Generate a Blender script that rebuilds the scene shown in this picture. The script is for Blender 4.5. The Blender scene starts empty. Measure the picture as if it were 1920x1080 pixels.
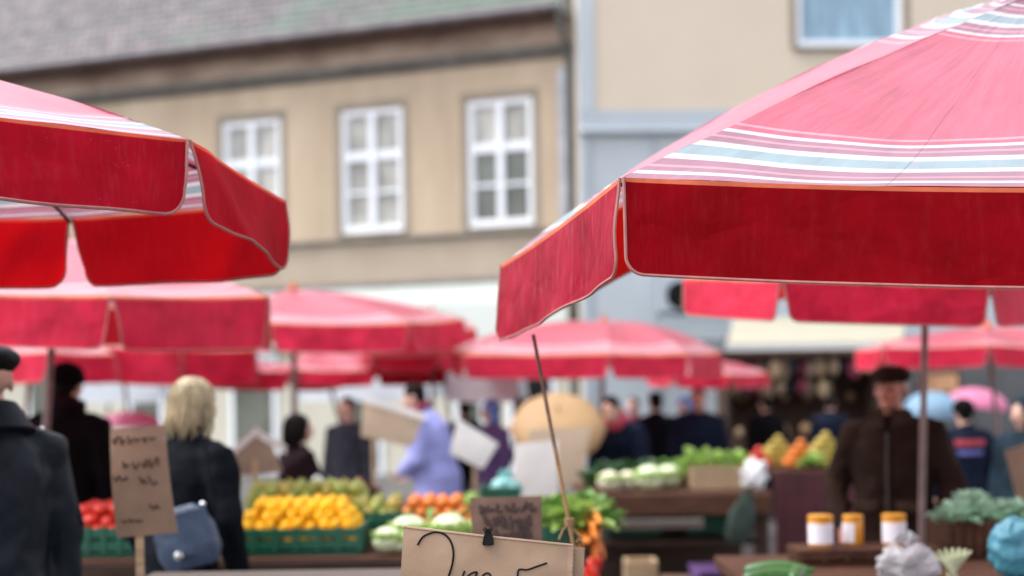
import bpy, bmesh, math, random
from mathutils import Vector, Matrix, noise
random.seed(7)
R = math.radians
PI = math.pi
sc = bpy.context.scene
COL = sc.collection
V = Vector

# ------------------------------------------------------------------ camera
FPX = 2667.0
YH = 730.0
CAMZ = 1.6
ROLL = R(0.9)
cam_d = bpy.data.cameras.new('camera')
cam_d.sensor_width = 36.0
cam_d.lens = 36.0 * FPX / 1920.0
cam_d.shift_y = (YH - 540.0) / 1920.0
cam_d.clip_start = 0.05
cam_d.clip_end = 2000
cam_d.dof.use_dof = True
cam_d.dof.focus_distance = 3.2
cam_d.dof.aperture_fstop = 1.6
cam = bpy.data.objects.new('camera', cam_d)
COL.objects.link(cam)
cam.location = (0, 0, CAMZ)
CAMR = Matrix.Rotation(R(90), 3, 'X') @ Matrix.Rotation(-ROLL, 3, 'Z')
cam.rotation_euler = CAMR.to_euler()
sc.camera = cam

def W(px, py, Y):
    d = CAMR @ V(((px - 960) / FPX, (YH - py) / FPX, -1.0))
    return V((0, 0, CAMZ)) + d * (Y / d.y)

def P2(p):                                   # world point to photo pixel
    q = CAMR.transposed() @ (p - V((0, 0, CAMZ)))
    return (960 + FPX * q.x / -q.z, YH - FPX * q.y / -q.z)

# ------------------------------------------------------------------ materials
def nt_mat(name):
    m = bpy.data.materials.new(name)
    m.use_nodes = True
    nt = m.node_tree
    b = nt.nodes['Principled BSDF']
    return m, nt, b

def c4(c):
    return (c[0], c[1], c[2], 1.0)

def mat(name, col, rough=0.6, var=0.25, scale=6.0, bump=0.0, bscale=40.0, metal=0.0, coat=0.0, col2=None, spec=0.5, trans=0.0, stretch=None, sss=0.0):
    m, nt, b = nt_mat(name)
    tc = nt.nodes.new('ShaderNodeTexCoord')
    src = tc.outputs['Object']
    if stretch:
        mp = nt.nodes.new('ShaderNodeMapping')
        mp.inputs['Scale'].default_value = stretch
        nt.links.new(src, mp.inputs['Vector'])
        src = mp.outputs['Vector']
    n = nt.nodes.new('ShaderNodeTexNoise')
    n.inputs['Scale'].default_value = scale
    n.inputs['Detail'].default_value = 6
    n.inputs['Roughness'].default_value = 0.6
    nt.links.new(src, n.inputs['Vector'])
    r = nt.nodes.new('ShaderNodeValToRGB')
    r.color_ramp.elements[0].position = 0.3
    r.color_ramp.elements[1].position = 0.7
    a = col
    c = col2 if col2 else [min(1, x * (1 + var)) for x in col]
    if not col2:
        a = [x * (1 - var) for x in col]
    r.color_ramp.elements[0].color = c4(a)
    r.color_ramp.elements[1].color = c4(c)
    nt.links.new(n.outputs['Fac'], r.inputs['Fac'])
    nt.links.new(r.outputs['Color'], b.inputs['Base Color'])
    b.inputs['Roughness'].default_value = rough
    b.inputs['Metallic'].default_value = metal
    b.inputs['Coat Weight'].default_value = coat
    b.inputs['Coat Roughness'].default_value = 0.25
    b.inputs['Specular IOR Level'].default_value = spec
    if sss:
        b.inputs['Subsurface Weight'].default_value = sss
        b.inputs['Subsurface Radius'].default_value = (0.02, 0.008, 0.004)
        b.inputs['Subsurface Scale'].default_value = 0.5
    if bump:
        n2 = nt.nodes.new('ShaderNodeTexNoise')
        n2.inputs['Scale'].default_value = bscale
        n2.inputs['Detail'].default_value = 4
        nt.links.new(src, n2.inputs['Vector'])
        bp = nt.nodes.new('ShaderNodeBump')
        bp.inputs['Strength'].default_value = bump
        bp.inputs['Distance'].default_value = 0.02
        nt.links.new(n2.outputs['Fac'], bp.inputs['Height'])
        nt.links.new(bp.outputs['Normal'], b.inputs['Normal'])
    if trans:
        t = nt.nodes.new('ShaderNodeBsdfTranslucent')
        nt.links.new(r.outputs['Color'], t.inputs['Color'])
        mx = nt.nodes.new('ShaderNodeMixShader')
        mx.inputs['Fac'].default_value = trans
        out = nt.nodes['Material Output']
        nt.links.new(b.outputs['BSDF'], mx.inputs[1])
        nt.links.new(t.outputs['BSDF'], mx.inputs[2])
        nt.links.new(mx.outputs['Shader'], out.inputs['Surface'])
    return m

RED = (0.57, 0.105, 0.165)
VRED = (0.23, 0.0028, 0.012)
MAUVE = (0.36, 0.17, 0.235)
PINK = (0.68, 0.30, 0.36)
WHITE = (0.74, 0.66, 0.69)
BLUEG = (0.29, 0.40, 0.44)
HEM = (0.72, 0.20, 0.10)

def fabric(name, kind, trans=0.3, rough=0.42, coat=0.35, fade=0.0, droplets=True, base=RED, tcol=None):
    """red market umbrella cloth; kind: canopy (stripes run round in the UV), valance, plain"""
    m, nt, b = nt_mat(name)
    N, L = nt.nodes.new, nt.links.new
    uv = N('ShaderNodeUVMap')
    sep = N('ShaderNodeSeparateXYZ')
    L(uv.outputs['UV'], sep.inputs[0])
    tc = N('ShaderNodeTexCoord')
    ramp = N('ShaderNodeValToRGB')
    ramp.color_ramp.interpolation = 'CONSTANT'
    if kind == 'canopy':
        sub = N('ShaderNodeMath'); sub.operation = 'SUBTRACT'; sub.inputs[0].default_value = 0.945
        L(sep.outputs['Y'], sub.inputs[1])
        ab = N('ShaderNodeMath'); ab.operation = 'ABSOLUTE'; L(sub.outputs[0], ab.inputs[0])
        mn = N('ShaderNodeMath'); mn.operation = 'MINIMUM'
        L(sep.outputs['Y'], mn.inputs[0]); L(ab.outputs[0], mn.inputs[1])
        fac = mn.outputs[0]
        stops = [(0, MAUVE), (.016, WHITE), (.030, MAUVE), (.046, PINK), (.052, MAUVE), (.078, WHITE), (.096, BLUEG), (.136, WHITE),
                 (.153, MAUVE), (.174, PINK), (.180, MAUVE), (.196, WHITE), (.210, base), (.224, PINK), (.232, base)]
    elif kind == 'canopy_far':
        fac = sep.outputs['Y']
        stops = [(0, HEM), (.025, (.62, .20, .24)), (.06, (.72, .42, .46)), (.09, (.58, .13, .18)), (.13, (.70, .36, .40)), (.17, (.56, .085, .13)), (.84, (.70, .36, .40)), (.9, (.56, .085, .13))]
    elif kind == 'valance':
        fac = sep.outputs['Y']
        stops = [(0, HEM), (.045, base)]
    else:
        fac = sep.outputs['Y']
        stops = [(0, base), (.5, base)]
    els = ramp.color_ramp.elements
    while len(els) > 1:
        els.remove(els[-1])
    els[0].position = 0; els[0].color = c4(stops[0][1])
    for p, c in stops[1:]:
        e = els.new(p); e.color = c4(c)
    L(fac, ramp.inputs['Fac'])
    # cloudy wear and vertical streaks
    mp = N('ShaderNodeMapping')
    mp.inputs['Scale'].default_value = (14, 1.3, 1) if kind != 'valance' else (34, .9, 1)
    L(uv.outputs['UV'], mp.inputs['Vector'])
    st = N('ShaderNodeTexNoise'); st.inputs['Scale'].default_value = 2.5; st.inputs['Detail'].default_value = 8; st.inputs['Roughness'].default_value = .65
    L(mp.outputs['Vector'], st.inputs['Vector'])
    cl = N('ShaderNodeTexNoise'); cl.inputs['Scale'].default_value = 7; cl.inputs['Detail'].default_value = 5
    L(tc.outputs['Object'], cl.inputs['Vector'])
    mr = N('ShaderNodeMapRange'); mr.inputs['From Min'].default_value = .3; mr.inputs['From Max'].default_value = .75
    mr.inputs['To Min'].default_value = .68 if kind == 'valance' else .86; mr.inputs['To Max'].default_value = 1.24 if kind == 'valance' else 1.1
    L(cl.outputs['Fac'], mr.inputs['Value'])
    mul = N('ShaderNodeMix'); mul.data_type = 'RGBA'; mul.blend_type = 'MULTIPLY'; mul.inputs['Factor'].default_value = 1
    L(ramp.outputs['Color'], mul.inputs[6]); L(mr.outputs['Result'], mul.inputs[7])
    col = mul.outputs[2]
    mr2 = N('ShaderNodeMapRange'); mr2.inputs['From Min'].default_value = .5; mr2.inputs['From Max'].default_value = .8
    mr2.inputs['To Min'].default_value = 0; mr2.inputs['To Max'].default_value = .22 + fade
    L(st.outputs['Fac'], mr2.inputs['Value'])
    fd = N('ShaderNodeMix'); fd.data_type = 'RGBA'
    L(mr2.outputs['Result'], fd.inputs['Factor']); L(col, fd.inputs[6]); fd.inputs[7].default_value = (.62, .18, .22, 1)
    col = fd.outputs[2]
    if droplets:
        vo = N('ShaderNodeTexVoronoi'); vo.inputs['Scale'].default_value = 90
        L(tc.outputs['Object'], vo.inputs['Vector'])
        n3 = N('ShaderNodeTexNoise'); n3.inputs['Scale'].default_value = 11
        L(tc.outputs['Object'], n3.inputs['Vector'])
        lt = N('ShaderNodeMath'); lt.operation = 'LESS_THAN'; lt.inputs[1].default_value = .11
        L(vo.outputs['Distance'], lt.inputs[0])
        gt = N('ShaderNodeMath'); gt.operation = 'GREATER_THAN'; gt.inputs[1].default_value = .6
        L(n3.outputs['Fac'], gt.inputs[0])
        mm = N('ShaderNodeMath'); mm.operation = 'MULTIPLY'; L(lt.outputs[0], mm.inputs[0]); L(gt.outputs[0], mm.inputs[1])
        m3 = N('ShaderNodeMath'); m3.operation = 'MULTIPLY'; m3.inputs[1].default_value = .4; L(mm.outputs[0], m3.inputs[0])
        dm = N('ShaderNodeMix'); dm.data_type = 'RGBA'
        L(m3.outputs[0], dm.inputs['Factor']); L(col, dm.inputs[6]); dm.inputs[7].default_value = (.8, .4, .42, 1)
        col = dm.outputs[2]
    if kind == 'canopy':
        fr = N('ShaderNodeMath'); fr.operation = 'FRACT'; L(sep.outputs['X'], fr.inputs[0])
        s1 = N('ShaderNodeMath'); s1.operation = 'SUBTRACT'; s1.inputs[1].default_value = .5; L(fr.outputs[0], s1.inputs[0])
        s2 = N('ShaderNodeMath'); s2.operation = 'ABSOLUTE'; L(s1.outputs[0], s2.inputs[0])
        s3 = N('ShaderNodeMath'); s3.operation = 'LESS_THAN'; s3.inputs[1].default_value = .0022; L(s2.outputs[0], s3.inputs[0])
        s4 = N('ShaderNodeMath'); s4.operation = 'MULTIPLY'; s4.inputs[1].default_value = .45; L(s3.outputs[0], s4.inputs[0])
        sm_ = N('ShaderNodeMix'); sm_.data_type = 'RGBA'; L(s4.outputs[0], sm_.inputs['Factor']); L(col, sm_.inputs[6]); sm_.inputs[7].default_value = (.12, .03, .05, 1)
        col = sm_.outputs[2]
    L(col, b.inputs['Base Color'])
    b.inputs['Roughness'].default_value = rough
    b.inputs['Coat Weight'].default_value = coat
    b.inputs['Coat Roughness'].default_value = .3
    b.inputs['Sheen Weight'].default_value = 0
    if kind == 'valance':
        b.inputs['Specular IOR Level'].default_value = .06
    # wrinkles + weave
    wr = N('ShaderNodeTexNoise'); wr.inputs['Scale'].default_value = 4; wr.inputs['Detail'].default_value = 3
    mp2 = N('ShaderNodeMapping'); mp2.inputs['Rotation'].default_value = (0, 0, .12); mp2.inputs['Scale'].default_value = (3, 1, 1) if kind != 'valance' else (3.2, .35, 1)
    L(uv.outputs['UV'], mp2.inputs['Vector']); L(mp2.outputs['Vector'], wr.inputs['Vector'])
    wv = N('ShaderNodeTexNoise'); wv.inputs['Scale'].default_value = 350
    L(tc.outputs['Object'], wv.inputs['Vector'])
    b1 = N('ShaderNodeBump'); b1.inputs['Strength'].default_value = .35; b1.inputs['Distance'].default_value = .03
    L(wr.outputs['Fac'], b1.inputs['Height'])
    b2 = N('ShaderNodeBump'); b2.inputs['Strength'].default_value = .15; b2.inputs['Distance'].default_value = .002
    L(wv.outputs['Fac'], b2.inputs['Height']); L(b1.outputs['Normal'], b2.inputs['Normal'])
    L(b2.outputs['Normal'], b.inputs['Normal'])
    if kind == 'valance':                        # long soft creases in the cloth
        mp3 = N('ShaderNodeMapping'); mp3.inputs['Scale'].default_value = (5, 1.1, 1); mp3.inputs['Rotation'].default_value = (0, 0, .35)
        L(uv.outputs['UV'], mp3.inputs['Vector'])
        nw = N('ShaderNodeTexNoise'); nw.inputs['Scale'].default_value = 2.0; L(mp3.outputs['Vector'], nw.inputs['Vector'])
        am = N('ShaderNodeMix'); am.data_type = 'RGBA'; am.inputs['Factor'].default_value = .25
        L(mp3.outputs['Vector'], am.inputs[6]); L(nw.outputs['Color'], am.inputs[7])
        ve = N('ShaderNodeTexVoronoi'); ve.feature = 'DISTANCE_TO_EDGE'; ve.inputs['Scale'].default_value = 1.3
        L(am.outputs[2], ve.inputs['Vector'])
        me_ = N('ShaderNodeMapRange'); me_.inputs['From Max'].default_value = .14; L(ve.outputs['Distance'], me_.inputs['Value'])
        b3 = N('ShaderNodeBump'); b3.inputs['Strength'].default_value = .16; b3.inputs['Distance'].default_value = .012
        L(me_.outputs[0], b3.inputs['Height']); L(b2.outputs['Normal'], b3.inputs['Normal']); L(b3.outputs['Normal'], b.inputs['Normal'])
    t = N('ShaderNodeBsdfTranslucent'); L(col, t.inputs['Color'])
    if tcol:
        nt.links.remove(t.inputs['Color'].links[0]); t.inputs['Color'].default_value = c4(tcol)
    mx = N('ShaderNodeMixShader'); mx.inputs['Fac'].default_value = trans
    L(b.outputs['BSDF'], mx.inputs[1]); L(t.outputs['BSDF'], mx.inputs[2])
    L(mx.outputs['Shader'], nt.nodes['Material Output'].inputs['Surface'])
    return m

M = {}
M['canopy'] = fabric('striped_red_canopy', 'canopy', rough=.45, coat=1.0)
TC = (.62, .008, .004)
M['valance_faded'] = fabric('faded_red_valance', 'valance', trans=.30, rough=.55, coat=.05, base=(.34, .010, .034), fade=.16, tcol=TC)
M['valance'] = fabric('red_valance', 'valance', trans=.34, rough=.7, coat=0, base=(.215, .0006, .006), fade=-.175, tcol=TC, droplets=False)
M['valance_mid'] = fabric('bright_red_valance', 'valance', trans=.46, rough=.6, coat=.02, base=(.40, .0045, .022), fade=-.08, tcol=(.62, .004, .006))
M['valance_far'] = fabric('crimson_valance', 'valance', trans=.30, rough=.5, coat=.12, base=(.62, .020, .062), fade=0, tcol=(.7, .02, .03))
M['canopy_far'] = fabric('pink_red_canopy', 'canopy_far', rough=.45, coat=.6, droplets=False)
M['white_canopy'] = mat('white_tarpaulin', (.68, .72, .76), .5, .06, 3, .2, 8, trans=.25)
M['piping'] = mat('pink_piping', (0.33, 0.12, 0.105), .6, .2, 30)
M['pole'] = mat('brown_painted_pole', (.20, .13, .12), .4, .3, 12)
M['rod'] = mat('rusty_rod', (.11, .05, .03), .6, .5, 25, .3, 60)
M['rod_ochre'] = mat('ochre_rod', (0.22, 0.115, 0.04), .6, .4, 20)
M['rib'] = mat('dark_metal_rib', (.05, .045, .045), .4, .3, 10, metal=.6)
M['string'] = mat('hemp_string', (.25, .15, .07), .9, .3, 80)
M['plaster_tan'] = mat('weathered_tan_plaster', (0.395, 0.3, 0.21), .9, .0, .7, .25, 14, col2=(.535, .42, .305), stretch=(1.3, 1, .35))
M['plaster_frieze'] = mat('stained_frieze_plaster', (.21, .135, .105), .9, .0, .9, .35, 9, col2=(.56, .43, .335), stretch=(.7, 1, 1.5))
M['plaster_pale'] = mat('pale_plaster', (0.52, 0.49, 0.4), .9, .06, 1.2, .1, 20)
M['moulding'] = mat('grey_stone_moulding', (0.17, 0.16, 0.145), .9, .25, 2.0, .3, 20)
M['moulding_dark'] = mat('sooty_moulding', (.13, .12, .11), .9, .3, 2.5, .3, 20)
M['ledge'] = mat('grey_ledge', (0.235, 0.205, 0.17), .9, .15, 2, .3, 20)
M['plinth'] = mat('lower_wall_plaster', (0.39, 0.315, 0.24), .9, .12, .9, .3, 12)
M['surround'] = mat('dull_window_surround', (.27, .225, .175), .9, .15, 2)
M['soffit'] = mat('brown_eave_boards', (0.09, 0.05, 0.038), .85, .4, 3, .3, 10)
M['cream'] = mat('smooth_cream_render', (0.6, 0.51, 0.405), .85, .035, .7, .08, 30)
M['greypanel'] = mat('pale_grey_render', (0.44, 0.48, 0.51), .8, .05, 1, .08, 30)
M['greyband'] = mat('blue_grey_band', (0.36, 0.4, 0.44), .8, .06, 1, .08, 30)
M['darkgrey'] = mat('dark_grey_panel', (.085, .085, .09), .7, .2, 2)
M['fascia'] = mat('white_green_shop_fascia', (0.55, 0.58, 0.54), .7, .06, 1)
M['white_paint'] = mat('white_window_paint', (.80, .82, .86), .5, .04, 3)
M['pane'] = mat('window_glass', (.10, .105, .085), .12, .5, 1.1, spec=.6)
M['pane_pale'] = mat('pale_glass', (0.36, 0.345, 0.31), .22, .45, 1.6)  # pale base colour for chosen rows of panes
M['pane_blue_reflection'] = mat('blue_reflection_glass', (.22, .34, .44), .15, .35, 1.5, stretch=(5, 1, .6))  # bluish reflection painted into the pane colour as upright streaks
M['zinc'] = mat('zinc_pipe', (.36, .37, .40), .5, .25, 3, metal=.2)
M['pipe_dark'] = mat('dark_pipe', (.10, .105, .10), .6, .25, 3)
M['gutter'] = mat('purple_grey_gutter', (0.13, 0.12, 0.135), .6, .3, 3)
M['canvas_cream'] = mat('cream_awning_canvas', (0.4, 0.37, 0.285), .8, .05, 2, trans=.1)
M['canvas_white'] = mat('white_awning_canvas', (0.56, 0.57, 0.57), .8, .05, 2, trans=.1)
M['canvas_grey'] = mat('slate_awning_canvas', (.12, .14, .155), .8, .1, 2)
M['wood'] = mat('brown_market_wood', (0.075, 0.034, 0.021), .8, .4, 5, .3, 40, stretch=(1, 8, 8), spec=.15)
M['wood_pale'] = mat('pale_crate_wood', (.42, .29, .17), .75, .3, 6, .3, 40, stretch=(1, 8, 8))
M['wood_grey'] = mat('worn_grey_brown_plank', (0.09, 0.068, 0.056), .7, .25, 5, .3, 40, stretch=(1, 9, 9))
M['wood_dark'] = mat('dark_stall_boards', (0.05, 0.03, 0.022), .8, .4, 5, .3, 40, stretch=(1, 8, 8), spec=.15)
M['burgundy'] = mat('burgundy_cloth', (0.05, 0.006, 0.01), .8, .3, 5, .3, 8)
M['purple_cloth'] = mat('purple_brown_cloth', (0.06, 0.028, 0.034), .8, .3, 5)
M['card'] = mat('brown_kraft_card', (0.25, 0.16, 0.105), .75, .16, 7, .25, 18)
M['card_dark'] = mat('dull_kraft_card', (0.175, 0.105, 0.075), .8, .2, 9, .25, 20)
M['kraft'] = mat('smooth_kraft_paper', (0.26, 0.16, 0.098), .6, .10, 9, .4, 7, col2=(.32, .205, .132))
M['card_white'] = mat('white_card', (.72, .69, .66), .7, .06, 6)
M['card_beige'] = mat('beige_card', (.50, .37, .26), .75, .1, 6)
M['ink_faint'] = mat('faded_brown_ink', (.085, .055, .042), .9, .4, 40, spec=.05)
M['ink'] = mat('dark_marker_ink', (.012, .010, .011), .9, .3, 30, spec=.05)
M['ink_purple'] = mat('purple_brown_ink', (0.05, 0.026, 0.024), .6, .3, 30)
M['black'] = mat('black_lacquer', (0.006, 0.006, 0.006), .5, .3, 10, spec=.12)
M['crate_green'] = mat('green_plastic_crate', (0.006, 0.09, 0.05), .4, .2, 6)
M['lemon1'] = mat('yellow_lemon_skin', (0.86, 0.47, 0.008), .45, .22, 12, .1, 200, spec=.25)
M['lemon2'] = mat('deep_yellow_lemon_skin', (0.84, 0.39, 0.006), .45, .22, 12, .1, 200, spec=.25)
M['pear1'] = mat('yellow_green_pear_skin', (0.27, 0.29, 0.05), .45, .25, 12)
M['pear2'] = mat('golden_pear_skin', (0.38, 0.28, 0.045), .45, .25, 12)
M['orange1'] = mat('orange_mandarin_skin', (0.62, 0.16, 0.012), .45, .12, 15, .15, 150)
M['tomato'] = mat('red_tomato_skin', (.58, .028, .012), .2, .2, 6)
M['carrot'] = mat('orange_carrot_skin', (.80, .27, .05), .5, .15, 12)
M['cabbage'] = mat('pale_cabbage_leaf', (.60, .66, .42), .5, .15, 9, .4, 14)
M['cauli'] = mat('creamy_cauliflower', (.68, .64, .46), .8, .1, 40, .6, 60)
M['leaf'] = mat('fresh_green_leaf', (.13, .29, .045), .45, .4, 9, trans=.2)
M['leaf_light'] = mat('light_lettuce_leaf', (.33, .48, .12), .45, .35, 9, trans=.25)
M['leaf_dark'] = mat('dark_green_leaf', (.035, .10, .03), .45, .4, 9, trans=.15)
M['leaf_blue'] = mat('blue_green_kale_leaf', (0.42, 0.62, 0.46), .5, .4, 9, trans=.15)
M['zucchini'] = mat('dark_green_zucchini_skin', (.04, .13, .03), .35, .45, 14)
M['celery'] = mat('pale_celery_stalk', (.62, .68, .42), .45, .12, 10)
M['honey'] = mat('amber_honey', (.62, .26, .02), .15, .15, 3)
M['lid'] = mat('orange_jar_lid', (0.66, 0.3, 0.03), .35, .1, 8)
M['label'] = mat('lilac_white_label', (.74, .72, .80), .6, .05, 9)
M['bag_clear'] = mat('crumpled_clear_plastic', (.58, .58, .60), .18, .15, 8, .5, 18, trans=.4)
M['bag_green'] = mat('greenish_clear_plastic', (0.1, 0.14, 0.115), .25, .3, 8, .5, 18, trans=.65)
M['bag_white'] = mat('white_plastic_bag', (.78, .79, .80), .3, .06, 8, .4, 18, trans=.3)
M['bag_blue'] = mat('turquoise_plastic_bag', (0.1, 0.36, 0.47), .3, .15, 8, .6, 16, trans=.3)
M['bag_aqua'] = mat('aqua_plastic_bag', (.30, .62, .60), .3, .15, 8, .5, 16, trans=.3)
M['skin'] = mat('skin', (.58, .33, .25), .5, .12, 18, sss=.12)
M['skin_ruddy'] = mat('ruddy_skin', (.50, .20, .14), .5, .2, 18, sss=.12)
M['eye'] = mat('eye', (.05, .04, .035), .2, .1, 5)
M['lip'] = mat('lip', (.36, .12, .10), .5, .1, 20)
M['hair_dark'] = mat('dark_hair', (0.008, 0.006, 0.005), .5, .4, 30, .5, 90, stretch=(1, 1, .15), spec=.05)
M['hair_blond'] = mat('blond_hair', (0.36, 0.275, 0.16), .5, .4, 26, .25, 90, stretch=(1, 1, .12))
M['hair_grey'] = mat('grey_hair', (.25, .24, .23), .6, .3, 30, .5, 90)
M['leather'] = mat('black_leather', (0.0085, 0.012, 0.019), .42, .15, 5, .2, 9, spec=.14)
M['coat_black'] = mat('black_wool', (0.004, 0.003, 0.004), .85, .3, 8, .3, 30, spec=.05)
M['coat_navy'] = mat('black_navy_jacket', (0.005, 0.006, 0.009), .75, .3, 8, .3, 20, spec=.05)
M['coat_blue'] = mat('navy_jacket', (0.007, 0.01, 0.022), .75, .3, 8, .3, 20, spec=.05)
M['coat_brown'] = mat('dark_brown_coat', (0.02, 0.011, 0.008), .8, .3, 8, .3, 25, spec=.05)
M['coat_brown_light'] = mat('brown_collar_cloth', (.045, .027, .019), .8, .3, 12, .3, 30, spec=.05)
M['metal_dull'] = mat('dull_zip', (.035, .024, .02), .6, .2, 60)
M['coat_plum'] = mat('dark_plum_coat', (0.012, 0.005, 0.007), .85, .3, 8, .3, 25, spec=.05)
M['coat_lav'] = mat('lavender_coat', (0.27, 0.275, 0.54), .75, .12, 6, .3, 18, spec=.05)
M['coat_violet'] = mat('violet_jacket', (.09, .05, .13), .75, .3, 6, .3, 18, spec=.05)
M['coat_teal'] = mat('dark_teal_jacket', (0.012, 0.022, 0.032), .7, .3, 6, .3, 18, spec=.05)
M['coat_grey'] = mat('grey_patterned_jacket', (0.03, 0.03, 0.04), .8, .5, 18, spec=.05)
M['coat_red'] = mat('crimson_sleeve', (.38, .03, .06), .8, .2, 8)
M['coat_maroon'] = mat('maroon_scarf', (.18, .02, .045), .85, .3, 14)
M['blue_cloth'] = mat('blue_cloth', (.10, .18, .42), .8, .2, 8)
M['trousers'] = mat('charcoal_trousers', (0.012, 0.012, 0.014), .85, .3, 8, .3, 20, spec=.05)
M['shoe'] = mat('black_shoe', (.02, .018, .017), .4, .3, 8)
M['bag_leather'] = mat('slate_blue_leather', (0.036, 0.058, 0.105), .38, .2, 8, .3, 20)
M['metal'] = mat('bright_metal', (.75, .75, .75), .2, .1, 5, metal=1)
M['umb_tan'] = mat('tan_umbrella_cloth', (0.5, 0.31, 0.15), .6, .12, 3, trans=.35)
M['umb_blue'] = mat('pale_blue_umbrella_cloth', (.25, .42, .58), .5, .12, 3, trans=.35)
M['umb_pink'] = mat('pink_umbrella_cloth', (.72, .22, .38), .5, .1, 3, trans=.35)
M['print_red'] = mat('red_print', (.40, .04, .06), .7, .1, 10)
M['print_blue'] = mat('blue_print', (.10, .10, .30), .7, .1, 10)
M['bundle'] = mat('brown_grey_bundle', (0.22, 0.15, 0.1), .85, .5, 6, .5, 20)
M['poster'] = mat('orange_poster', (.55, .28, .14), .6, .5, 5)
M['pinkcloth'] = mat('pink_cloth', (.55, .16, .32), .7, .15, 4)

# house roof tiles: courses with moss
def roof_mat():
    m, nt, b = nt_mat('old_roof_tiles')
    N, L = nt.nodes.new, nt.links.new
    tc = N('ShaderNodeTexCoord')
    mp = N('ShaderNodeMapping'); L(tc.outputs['Object'], mp.inputs['Vector'])
    br = N('ShaderNodeTexBrick'); br.inputs['Scale'].default_value = 1
    br.inputs['Brick Width'].default_value = .19; br.inputs['Row Height'].default_value = .22
    br.inputs['Mortar Size'].default_value = .018; br.inputs['Bias'].default_value = -.1
    br.inputs['Color1'].default_value = (.070, .064, .070, 1); br.inputs['Color2'].default_value = (.20, .163, .17, 1)
    br.inputs['Mortar'].default_value = (.02, .017, .019, 1)
    sp = N('ShaderNodeSeparateXYZ'); L(mp.outputs['Vector'], sp.inputs[0])
    cb = N('ShaderNodeCombineXYZ'); L(sp.outputs['X'], cb.inputs[0])
    mm = N('ShaderNodeMath'); mm.operation = 'MULTIPLY'; mm.inputs[1].default_value = 1.45
    L(sp.outputs['Y'], mm.inputs[0]); L(mm.outputs[0], cb.inputs[1])
    L(cb.outputs[0], br.inputs['Vector'])
    n = N('ShaderNodeTexNoise'); n.inputs['Scale'].default_value = .55; n.inputs['Detail'].default_value = 7
    n.inputs['Roughness'].default_value = .65
    L(tc.outputs['Object'], n.inputs['Vector'])
    gr = N('ShaderNodeMapRange'); gr.inputs['From Min'].default_value = -11; gr.inputs['From Max'].default_value = 0
    gr.inputs['To Min'].default_value = -.08; gr.inputs['To Max'].default_value = .26
    L(sp.outputs['X'], gr.inputs['Value'])
    ad = N('ShaderNodeMath'); L(n.outputs['Fac'], ad.inputs[0]); L(gr.outputs[0], ad.inputs[1])
    rp = N('ShaderNodeValToRGB'); rp.color_ramp.elements[0].position = .5; rp.color_ramp.elements[1].position = .68
    rp.color_ramp.elements[0].color = (0, 0, 0, 1); rp.color_ramp.elements[1].color = (.7, .7, .7, 1)
    L(ad.outputs[0], rp.inputs['Fac'])
    mx = N('ShaderNodeMix'); mx.data_type = 'RGBA'
    L(rp.outputs['Color'], mx.inputs['Factor']); L(br.outputs['Color'], mx.inputs[6]); mx.inputs[7].default_value = (.065, .115, .083, 1)
    L(mx.outputs[2], b.inputs['Base Color'])
    b.inputs['Roughness'].default_value = .7
    bp = N('ShaderNodeBump'); bp.inputs['Strength'].default_value = .6; bp.inputs['Distance'].default_value = .04
    L(br.outputs['Fac'], bp.inputs['Height']); bp.invert = True
    L(bp.outputs['Normal'], b.inputs['Normal'])
    return m
M['roof'] = roof_mat()
M['eave_tile'] = mat('worn_clay_tile_ends', (.16, .09, .08), .8, .6, 3, .3, 12)

def paving_mat():
    m, nt, b = nt_mat('wet_stone_paving')
    N, L = nt.nodes.new, nt.links.new
    tc = N('ShaderNodeTexCoord')
    br = N('ShaderNodeTexBrick'); br.inputs['Scale'].default_value = 1.6
    br.inputs['Color1'].default_value = (.06, .057, .055, 1); br.inputs['Color2'].default_value = (.10, .095, .09, 1)
    br.inputs['Mortar'].default_value = (.05, .05, .05, 1); br.inputs['Mortar Size'].default_value = .01
    L(tc.outputs['Object'], br.inputs['Vector'])
    L(br.outputs['Color'], b.inputs['Base Color'])
    n = N('ShaderNodeTexNoise'); n.inputs['Scale'].default_value = .9
    L(tc.outputs['Object'], n.inputs['Vector'])
    mr = N('ShaderNodeMapRange'); mr.inputs['To Min'].default_value = .3; mr.inputs['To Max'].default_value = .8
    L(n.outputs['Fac'], mr.inputs['Value']); L(mr.outputs[0], b.inputs['Roughness'])
    return m
M['paving'] = paving_mat()

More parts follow.
